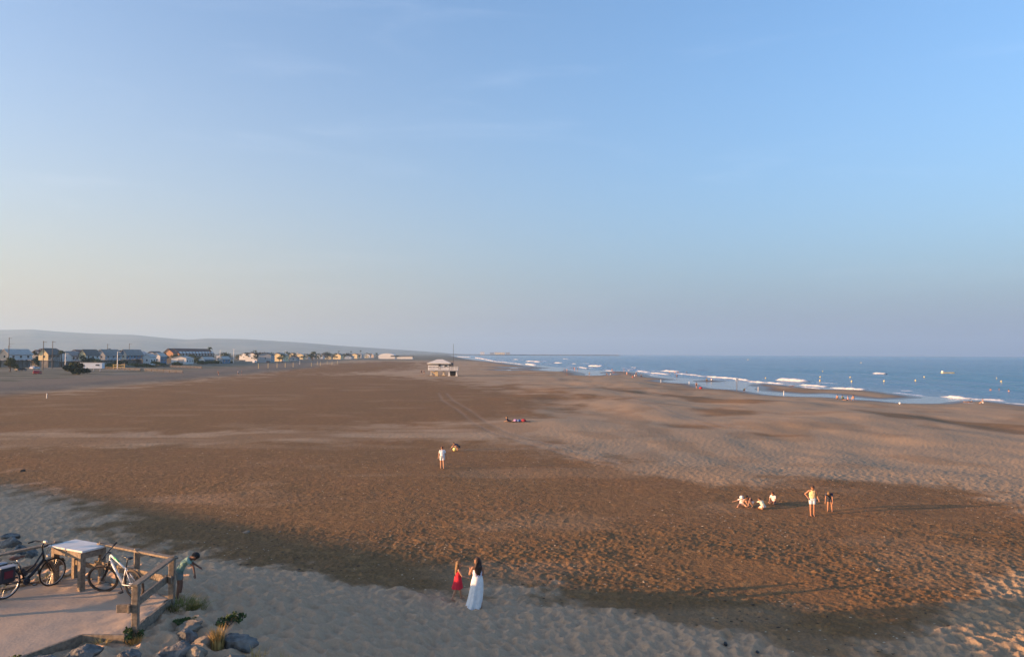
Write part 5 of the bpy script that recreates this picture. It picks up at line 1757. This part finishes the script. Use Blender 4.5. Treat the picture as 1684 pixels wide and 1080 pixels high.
    if hat is None:
        HC(hc - fwd * 0.018 * hs + hd * 0.016 * hs, hc - fwd * 0.004 * hs + hd * 0.026 * hs, 0.056 * hs, 0.052 * hs)
        HC(hc - fwd * 0.026 * hs - hd * 0.006 * hs, hc - fwd * 0.02 * hs, 0.050 * hs, 0.052 * hs)
        if hairlen:
            b0 = hc - fwd * 0.035 * hs - hd * 0.01
            back = -fwd0 if abs(ha) < 50 else -t2
            b1 = neck - t2 * 0.02 - Vector((0, 1, 0)) * 0.052
            b2 = neck - t2 * hairlen - Vector((0, 1, 0)) * 0.066
            for s, dl in ((-0.050, 0.03), (-0.022, -0.01), (0.006, 0.0), (0.030, -0.015), (0.052, 0.035)):
                HC(b0 + sidev * s * 0.7, b1 + X * s * 1.1, 0.036 * hs, 0.030)
                HC(b1 + X * s * 1.1, b2 + X * s * 0.95 + t2 * dl, 0.030, 0.014)
        hm = remesh_capsules(hcap, vox, 2)
        hm.polygons.foreach_set('use_smooth', np.full(len(hm.polygons), True))
        # tousle
        hn = len(hm.vertices)
        hv = np.empty(hn * 3, np.float32)
        hm.vertices.foreach_get('co', hv)
        hv = hv.reshape(-1, 3)
        hv = hv + ((fbm(hv[:, 0] * 60, hv[:, 1] * 60 + hv[:, 2] * 22, 77, 2) - 0.5) * 0.022)[:, None] * np.array([1, 1, 0.2])
        hm.vertices.foreach_set('co', hv.astype(np.float32).ravel())
        hm.materials.clear()
        hm.materials.append(HAIR[hair])
        h_ = bpy.data.objects.new('hair', hm)
        COL.objects.link(h_)
        h_.parent = root
    else:
        hb_ = MB().ball((hc + hd * 0.022 * hs) * H, 0.062 * hs * H, 14, 8)
        hb_.cyl((hc + hd * 0.022 * hs) * H, (hc + hd * 0.028 * hs) * H, 0.088 * hs * H, 0.086 * hs * H, 16)
        hb_.build('sun_hat', clothm(hat), root, smooth=True)
    if near:
        for s in (-1, 1):
            MB().ball((hc + fwd * 0.050 * hs + sidev * s * 0.020 * hs + hd * 0.004) * H, 0.0075 * hs * H, 8, 6).build('eye', M_eye, root)
        MB().ball((hc + fwd * 0.052 * hs - hd * 0.034 * hs) * H, (0.015 * hs * H, 0.006 * hs * H, 0.005 * H), 8, 6).build('mouth', M_red, root)
    return root

WHITE, LILAC, CRIM = (0.78, 0.77, 0.75), (0.62, 0.58, 0.68), (0.55, 0.035, 0.055)
# woman and girl walking over the sand
person('woman in long white skirt and white top with long dark hair', -1.08, 25.0, rad(18), 1.60, lean=3, head=8, headturn=38,
       thigh=((7, 3), (-6, 2)), shank=((1, 2), (-10, 2)), uarm=((28, 14), (8, 10)), farm=((115, -18), (60, -10)),
       hair='brown', hairlen=0.145, skin=M_skin2, wear=(('top', LILAC, 'tank'),),
       skirt=('skirt', WHITE, 0.105, 0.615, 0.092, 0.150, (-0.10, -0.05), 0.17))
person('girl in crimson dress with long fair hair walking beside the woman', -1.76, 25.75, rad(-78), 1.28, lean=2, head=6, hs=1.15,
       thigh=((16, 3), (-14, 3)), shank=((8, 2), (-24, 2)), uarm=((-8, 14), (30, 10)), farm=((10, 5), (72, -8)),
       hair='blond', hairlen=0.13, wear=(('dress_top', CRIM, 'tank'),),
       skirt=('skirt', CRIM, 0.105, 0.31, 0.096, 0.172, (0.0, -0.02), 0.07))
# boy beyond the corner post, bending and reaching down to the right
person('curly haired boy in pale green shirt bending beside the railing corner', -8.10, 18.95, rad(-75), 1.26, lean=30, hunch=14, head=40, hs=1.14,
       thigh=((6, 4), (2, 4)), shank=((-4, 2), (-8, 2)), uarm=((30, 30), (50, 22)), farm=((50, 10), (12, 10)), hair='dark', skin=M_skind,
       wear=(('shirt', (0.20, 0.31, 0.26), 'tshirt'), ('shorts', (0.16, 0.20, 0.20), 'shorts')))
# midfield
person('person in white shirt and pale shorts walking away over the brown sand', -5.1, 56.9, rad(10), 1.64, lean=6, hunch=6, head=12,
       thigh=((6, 3), (-6, 3)), shank=((0, 1), (-10, 1)), uarm=((4, 16), (-2, 18)), farm=((10, 8), (6, 12)), hair='red', skin=M_skin, stout=1.12,
       wear=(('shirt', (0.80, 0.77, 0.76), 'tshirt'), ('shorts', (0.66, 0.66, 0.68), 'shorts')))
SQ = dict(thigh=((108, 12), (104, 12)), shank=((-38, 4), (-36, 4)))
person('person in dark clothes crouching over a pale ball', -4.6, 67.5, rad(75), 1.45, lean=48, hunch=18, head=8, **SQ,
       uarm=((58, 12), (62, 12)), farm=((40, 4), (44, 4)), hair='dark', wear=(('shirt', (0.03, 0.045, 0.08), 'tshirt'), ('shorts', (0.05, 0.05, 0.06), 'shorts')))
person('person in dark clothes lying propped up beside the bright bags', -0.2, 94.2, rad(80), 1.65, lean=68, hunch=-34, head=-22,
       thigh=((-88, 6), (-86, 6)), shank=((-92, 4), (-94, 4)), uarm=((20, 16), (16, 16)), farm=((80, -8), (84, -8)), hair='dark', near=False,
       wear=(('shirt', (0.03, 0.03, 0.05), 'tshirt'), ('shorts', (0.03, 0.03, 0.045), 'shorts')))
# four children digging
KN = dict(thigh=((72, 8), (78, 8)), shank=((-88, 4), (-88, 4)))
person('child in white sun hat and white clothes sitting, leftmost of the four diggers', 12.95, 43.5, rad(165), 1.12, lean=20, hunch=12, head=10, hs=1.15,
       thigh=((84, 26), (86, 20)), shank=((76, 26), (70, 20)), uarm=((35, 40), (20, 60)), farm=((70, 20), (20, 72)), hat=(0.80, 0.74, 0.68), hair='blond',
       wear=(('shirt', (0.78, 0.64, 0.62), 'tshirt'), ('shorts', (0.80, 0.76, 0.72), 'shorts')))
person('dark haired child in dark top and pale shorts crouching, second of the four diggers', 13.45, 43.25, rad(120), 1.30, lean=38, hunch=14, head=22, hs=1.1, **SQ,
       uarm=((60, 20), (40, 30)), farm=((30, 10), (20, 12)), hair='dark', skin=M_skin, wear=(('top', (0.06, 0.04, 0.05), 'tank'), ('shorts', (0.70, 0.68, 0.66), 'shorts')))
person('child kneeling forward in pale yellow shirt, third of the four diggers', 13.95, 42.75, rad(22), 1.24, lean=40, hunch=10, head=4, hs=1.12, **KN,
       uarm=((75, 10), (78, 10)), farm=((60, 4), (60, 4)), hair='brown', wear=(('shirt', (0.76, 0.70, 0.50), 'tshirt'), ('shorts', (0.80, 0.66, 0.58), 'shorts')))
person('child kneeling upright in pale pink shirt, rightmost of the four diggers', 15.0, 44.2, rad(140), 1.24, lean=14, hunch=6, head=14, hs=1.12, **KN,
       uarm=((18, 10), (20, 10)), farm=((52, -6), (52, -6)), hair='red', hairlen=0.03, wear=(('shirt', (0.80, 0.68, 0.64), 'tshirt'), ('shorts', (0.30, 0.14, 0.10), 'shorts')))
person('woman in yellow vest and pale blue shorts standing with hand on hip', 16.0, 41.1, rad(170), 1.68, lean=2, hunch=8, head=34,
       thigh=((2, 1), (5, 1)), shank=((-3, 0), (-3, 0)), uarm=((-10, 16), (-22, 44)), farm=((35, 14), (30, -32)), hair='brown', skin=M_skin2,
       wear=(('vest', (0.74, 0.57, 0.30), 'tank'), ('shorts', (0.62, 0.70, 0.74), 'shorts')))
person('child in dark shirt bending over with head down beside the yellow vest', 17.35, 42.1, rad(150), 1.40, lean=34, hunch=24, head=34, hs=1.08,
       thigh=((2, 5), (4, 5)), shank=((-2, 3), (-2, 3)), uarm=((26, 8), (22, 8)), farm=((10, 3), (8, 3)), hair='blond', skin=M_skin2,
       wear=(('shirt', (0.045, 0.055, 0.09), 'tshirt'), ('shorts', (0.05, 0.055, 0.075), 'shorts')))

# ------------------------------------------------------------------ people by the water, small in the picture
SIT = dict(thigh=((118, 10), (112, 10)), shank=((28, 6), (32, 6)), lean=-4, hunch=16, head=6, uarm=((40, 12), (38, 12)), farm=((70, 4), (66, 4)))
SITF = dict(thigh=((86, 8), (84, 8)), shank=((84, 6), (84, 6)), lean=-14, hunch=10, head=8, uarm=((-30, 16), (-28, 16)), farm=((-10, 10), (-10, 10)))
LIE = dict(thigh=((88, 6), (90, 6)), shank=((90, 4), (88, 4)), lean=-86, hunch=6, head=10, uarm=((95, 10), (30, 24)), farm=((60, 10), (60, 20)))
STAND = dict()
DKC, NAVY, REDC, BLUE, GRN, PNK = (0.04, 0.04, 0.05), (0.03, 0.05, 0.12), (0.42, 0.04, 0.05), (0.10, 0.22, 0.42), (0.05, 0.12, 0.09), (0.62, 0.30, 0.30)
def small(label, x, y, yaw, H, pose, top=None, bottom=BLUE, hair='brown', skin=None, group='people by the water', z=None):
    w = ([('top', top, 'tank')] if top else []) + [('shorts', bottom, 'brief' if pose is LIE else 'shorts')]
    return person(label, x, y, yaw, H, near=False, hair=hair, skin=skin or M_skin, wear=w, group=group, z=z, **pose)

small('bather with pale back sitting, leftmost of the group on the near water edge', 64.0, 151.3, rad(-20), 1.6, SIT, None, DKC)
small('bather in dark green sitting, second of the group on the near water edge', 64.3, 149.6, rad(-30), 1.6, SIT, GRN, DKC, 'dark')
small('bather in dark shorts leaning back, third of the group on the near water edge', 64.9, 148.8, rad(60), 1.6, SITF, PNK, DKC, 'red')
small('bare backed bather in blue shorts sitting tallest at the near water edge', 65.5, 147.6, rad(-10), 1.85, SIT, None, BLUE, 'brown', M_skin)
small('sunbather lying on a pale towel on the rightmost sand spit', 83.4, 140.6, rad(95), 1.7, LIE, DKC, DKC, 'dark')
small('bare chested child sitting upright on the rightmost sand spit', 85.4, 139.5, rad(60), 1.5, SIT, None, WHITE, 'brown')
small('person in dark clothes standing at the edge of the calm pool', 46.9, 195.4, rad(-40), 1.75, STAND, DKC, DKC, 'dark')
small('person crouching in dark clothes beside the sign pole', 55.6, 184.6, rad(-60), 1.6, dict(lean=40, hunch=14, head=5, **SQ), GRN, DKC, 'dark')
small('seated bather in olive on the small sandbar, left of the pair', 64.2, 253.5, rad(-30), 1.7, SIT, (0.16, 0.14, 0.07), DKC)
small('seated bather with a white top on the small sandbar, right of the pair', 65.8, 253.5, rad(-30), 1.7, SIT, WHITE, DKC)
small('sunbather with dark trunks lying on the long sandbar', 76.2, 209.0, rad(100), 1.75, LIE, None, DKC)
FAR = [(26.9, 393.6, STAND, DKC, DKC, 'left of the far bathing group, standing dark figure'), (26.5, 370.0, STAND, None, DKC, 'bare backed figure in front of the far bathing group'),
       (21.9, 306.7, SIT, DKC, DKC, 'dark seated figure below the far bathing group'), (34.6, 452.6, STAND, DKC, NAVY, 'far bather standing in the shallows, leftmost of four'),
       (36.2, 452.6, STAND, NAVY, DKC, 'far bather standing in the shallows, second of four'), (34.4, 421.2, STAND, None, REDC, 'far bather standing in the shallows, third of four'),
       (36.0, 421.2, STAND, DKC, DKC, 'far bather standing in the shallows, rightmost of four'), (31.0, 307.9, STAND, GRN, DKC, 'lone dark figure standing by the tip of the wet sand'),
       (39.7, 323.0, SIT, DKC, DKC, 'dark seated figure left of the pale one on the brown spit'), (41.4, 323.0, SIT, WHITE, WHITE, 'pale seated figure on the brown spit'),
       (48.7, 373.7, STAND, None, DKC, 'bare backed bather standing behind the brown spit'), (46.8, 351.9, SIT, PNK, REDC, 'pink seated figure on the back of the brown spit'),
       (54.6, 374.4, STAND, DKC, DKC, 'dark standing figure at the outer rim of the brown spit'), (46.7, 312.2, STAND, None, PNK, 'sunlit bare backed bather standing on the brown spit'),
       (44.0, 279.8, SIT, REDC, PNK, 'red clad seated figure nearest on the brown spit'), (47.0, 294.1, SIT, WHITE, BLUE, 'seated figure in white behind the red clad one'),
       (48.9, 302.4, STAND, DKC, NAVY, 'dark standing figure right of the red clad one'), (49.9, 297.0, SIT, DKC, DKC, 'dark seated figure farthest right on the brown spit'),
       (-25.9, 732.4, STAND, DKC, DKC, 'tiny walker on the far shore, leftmost of three'), (-17.9, 762.2, STAND, NAVY, DKC, 'tiny walker on the far shore, middle of three'),
       (-9.5, 713.6, STAND, DKC, DKC, 'tiny walker on the far shore, rightmost of three'),
       (-106.7, 279.8, dict(lean=35, hunch=10, head=10), (0.10, 0.02, 0.02), DKC, 'person in dark red bending on the far brown sand at left'),
       (-102.6, 288.3, STAND, WHITE, DKC, 'person in white top walking on the far brown sand at left'), (-101.4, 288.6, STAND, DKC, DKC, 'person in dark clothes walking beside the white top at left'),
       (-37.7, 320.4, STAND, DKC, DKC, 'dark figure left of the lifeguard station, left of the pair'), (-36.1, 316.0, STAND, NAVY, DKC, 'dark figure left of the lifeguard station, right of the pair')]
rp = random.Random(3)
for (x, y, ps, tc_, bc_, lb_) in FAR:
    z = max(gz(x, y), SEA_Z - 0.45)
    small(lb_, x, y, rad(rp.uniform(-180, 180)), rp.uniform(1.55, 1.8), ps, tc_, bc_, rp.choice(['brown', 'dark', 'blond']), z=z)
for i, (x, y, lb_) in enumerate(((121.9, 195.9, 'swimmer with dark head above the water, leftmost of three'), (124.2, 196.1, 'swimmer low in the water, middle of three'),
                                 (122.5, 189.7, 'swimmer with dark head above the water, rightmost of three'), (75.5, 368.2, 'bather before the white breaker, leftmost of three'),
                                 (76.9, 362.6, 'bather before the white breaker, middle of three'), (78.4, 362.8, 'bather before the white breaker, rightmost of three'),
                                 (84.0, 369.7, 'bather right of the white breaker'), (66.1, 308.0, 'bather wading between the foam and the sand spit'))):
    deep = 1.05 if i < 3 else 0.75
    small(lb_, x, y, rad(rp.uniform(-180, 180)), 1.7, STAND, None, DKC, 'dark', M_skin2, 'bathers in the sea', z=SEA_Z - deep)

bpy.data.scenes.remove(WORK)

# ------------------------------------------------------------------ bags, balls, buoys and markers
def bag(x, y, c, label, s=1.0, cat='bag'):
    o = empty('beach_bag', (x, y, gz(x, y)), rp.uniform(0, 3), label, cat)
    b = MB().ball((0, 0, 0.17 * s), (0.30 * s, 0.22 * s, 0.19 * s), 14, 8).build('bag_body', clothm(c), o, smooth=True)
    MB().tube([(-0.16 * s, 0, 0.30 * s), (-0.08 * s, 0, 0.46 * s), (0.08 * s, 0, 0.46 * s), (0.16 * s, 0, 0.30 * s)], 0.015 * s, 6).build('handle', clothm(DKC), o)
    return o
bag(0.45, 93.9, (0.34, 0.22, 0.42), 'lilac and blue beach bag beside the lying person', 0.95)
bag(0.9, 93.6, (0.12, 0.20, 0.42), 'blue beach bag between the lilac and the red one', 0.9)
bag(1.45, 93.5, (0.26, 0.035, 0.05), 'red beach bag, rightmost of the row', 1.05)
bag(47.8, 194.6, REDC, 'red bag on the sand beside the pool', 1.4)
def towel(x, y, rz, c, label, w=0.9, l=1.8):
    xs, ys = np.meshgrid(np.linspace(-w / 2, w / 2, 8), np.linspace(-l / 2, l / 2, 14))
    zs = 0.03 + 0.03 * fbm(xs * 5, ys * 4, 9, 2)
    o = grid_object('towel', xs, ys, zs, clothm(c))
    o.location = (x, y, gz(x, y))
    o.rotation_euler = (0, 0, rz)
    tag(o, label, 'towel')
towel(0.9, 93.9, 1.5, DKC, 'dark towel spread under the row of bright bags', 1.2, 2.8)
towel(83.4, 140.5, 1.6, WHITE, 'pale towel under the sunbather on the rightmost spit')
towel(65.2, 147.1, 1.2, (0.6, 0.4, 0.36), 'pinkish towel in front of the group at the near water edge')
o = MB().ball((0, 0, 0.15), 0.16, 16, 10).build('beach_ball', clothm((0.85, 0.72, 0.28)), smooth=True)
o.location = (-4.95, 67.1, gz(-4.95, 67.1)); tag(o, 'pale yellow ball in front of the crouching person', 'ball')
o = MB().ball((0, 0, 0.15), 0.17, 16, 10).build('beach_ball', clothm((0.80, 0.78, 0.74)), smooth=True)
o.location = (67.3, 133.5, gz(67.3, 133.5)); tag(o, 'small white ball on the sand near the calm pool', 'ball')

M_buoy = mat('yellow_buoy', (0.66, 0.54, 0.24), 0.6, 0.06, 4)
BU = [(104.7, 261.3, 'yellow buoy in the near line, first from the big breaker'), (121.8, 303.8, 'small buoy just behind the first near buoy'), (165.5, 409.4, 'far buoy above the first near buoy'),
      (132.6, 301.4, 'small buoy behind the second near buoy'), (112.1, 253.7, 'yellow buoy in the near line, second from the big breaker'), (124.8, 257.9, 'yellow buoy in the near line, third from the big breaker'),
      (139.3, 265.4, 'yellow buoy in the near line, fourth from the big breaker'), (166.1, 309.8, 'small buoy right behind the fourth near buoy'), (185.1, 293.6, 'small buoy at far right behind the last near buoy'),
      (165.3, 259.8, 'last yellow buoy of the near line at far right'), (388.5, 855.2, 'tiny pale buoy far out, right of centre'), (94.2, 285.4, 'buoy left of the big breaker'), (387.6, 1261.8, 'tiny pale buoy farthest out to sea')]
for (x, y, lb_) in BU:
    s = 0.66 if y < 500 else y / 640
    o = empty('marker_buoy', (x, y, SEA_Z), 0, lb_, 'buoy', 'yellow buoys off the beach')
    MB().ball((0, 0, 0.28 * s), 0.42 * s, 12, 8).build('float', M_buoy, o, smooth=True)
    MB().cyl((0, 0, 0.6 * s), (0, 0, 0.95 * s), 0.13 * s, 0.06 * s, 8).build('top_mark', M_buoy, o)
    MB().ring((0, 0, 1.0 * s), (0, 1, 0), 0.07 * s, 0.025 * s, 10, 5).build('lifting_eye', M_dark, o)
o = empty('swim_raft', (215.2, 379.7, SEA_Z), 0.1, 'long yellow floating raft out on the water', 'raft')
MB().box((0, 0, 0.35), (6.0, 1.8, 0.55)).build('deck', M_buoy, o, bevel=0.08)
MB().box((-2.7, 0, 0.95), (0.5, 1.0, 0.7)).build('ladder_box', M_wpole, o)
for s in (-1, 1):
    MB().cyl((-2.8, s * 0.6, 0.05), (2.8, s * 0.6, 0.05), 0.3, 0.3, 10).build('float', M_wpole, o)

def marker(x, y, h, label):
    o = empty('marker_post', (x, y, gz(x, y)), 0, label, 'post', 'small white marker posts near the water')
    MB().cyl((0, 0, -0.1), (0, 0, h), 0.085, 0.075, 8).build('pole', M_wpole, o)
    MB().ball((0, 0, h), 0.10, 8, 6).build('cap', M_wpole, o)
marker(46.4, 239.4, 0.9, 'white marker post on the sand spit left of the calm pool')
marker(52.5, 227.8, 0.75, 'white marker post at the upper left rim of the calm pool')
marker(61.8, 193.0, 0.7, 'white marker post at the tip of the long sandbar')
marker(60.3, 170.6, 0.95, 'white marker post beside the narrow water channel')
marker(-84.9, 140.6, 0.8, 'white marker post on the far left brown sand')
sg = empty('sign_pole', (54.1, 184.9, gz(54.1, 184.9)), 0.2, 'brown pole with a cream board at its top by the pool', 'sign')
MB().cyl((0, 0, -0.2), (0, 0, 3.1), 0.075, 0.06, 8).build('pole', M_post, sg)
MB().box((0, -0.09, 2.7), (0.62, 0.05, 0.75)).build('board', M_white, sg)
MB().box((0.33, 0.02, 2.7), (0.06, 0.2, 0.8)).build('board_edge', M_post, sg)
def shade_block(a, b, h, label, skew=False):  # out-of-view block added to cast the foreground shadow
    a, b = Vector((*a, 0)), Vector((*b, 0))
    d = (b - a).normalized()
    nrm = Vector((-d.y, d.x, 0))
    if nrm.dot(SUN_DIR) < 0:
        nrm = -nrm
    if skew:
        nrm = SUN_DIR.copy()  # footprint skewed along the sun to trim the shadow's end
    poly = [a, b, b + nrm * 9, a + nrm * 9]
    o = empty('shade_block', a, 0, label, 'house', 'unseen blocks shading the near beach')
    pts = [tuple(p - a)[:2] for p in poly]
    MB().prism(pts, -0.3, h - 0.25).build('wall', M_render, o)
    c = sum((p - a for p in poly), Vector()) / 4
    pts2 = [tuple(c + (p - a - c) * 1.03)[:2] for p in poly]
    MB().prism(pts2, h - 0.25, h).build('roof', M_tile, o)
    return o
shade_block((-150, 77), (-88, 37.5), 6.8, 'long unseen cream block added for its shadow, farthest along the row')
shade_block((-87.5, 37.2), (-53.5, 16.4), 6.8, 'unseen cream block added for its shadow, middle of the row')
shade_block((-53.4, 16.4), (-43.5, 9.4), 6.8, 'short unseen cream block added for its shadow, nearest the viewpoint', True)
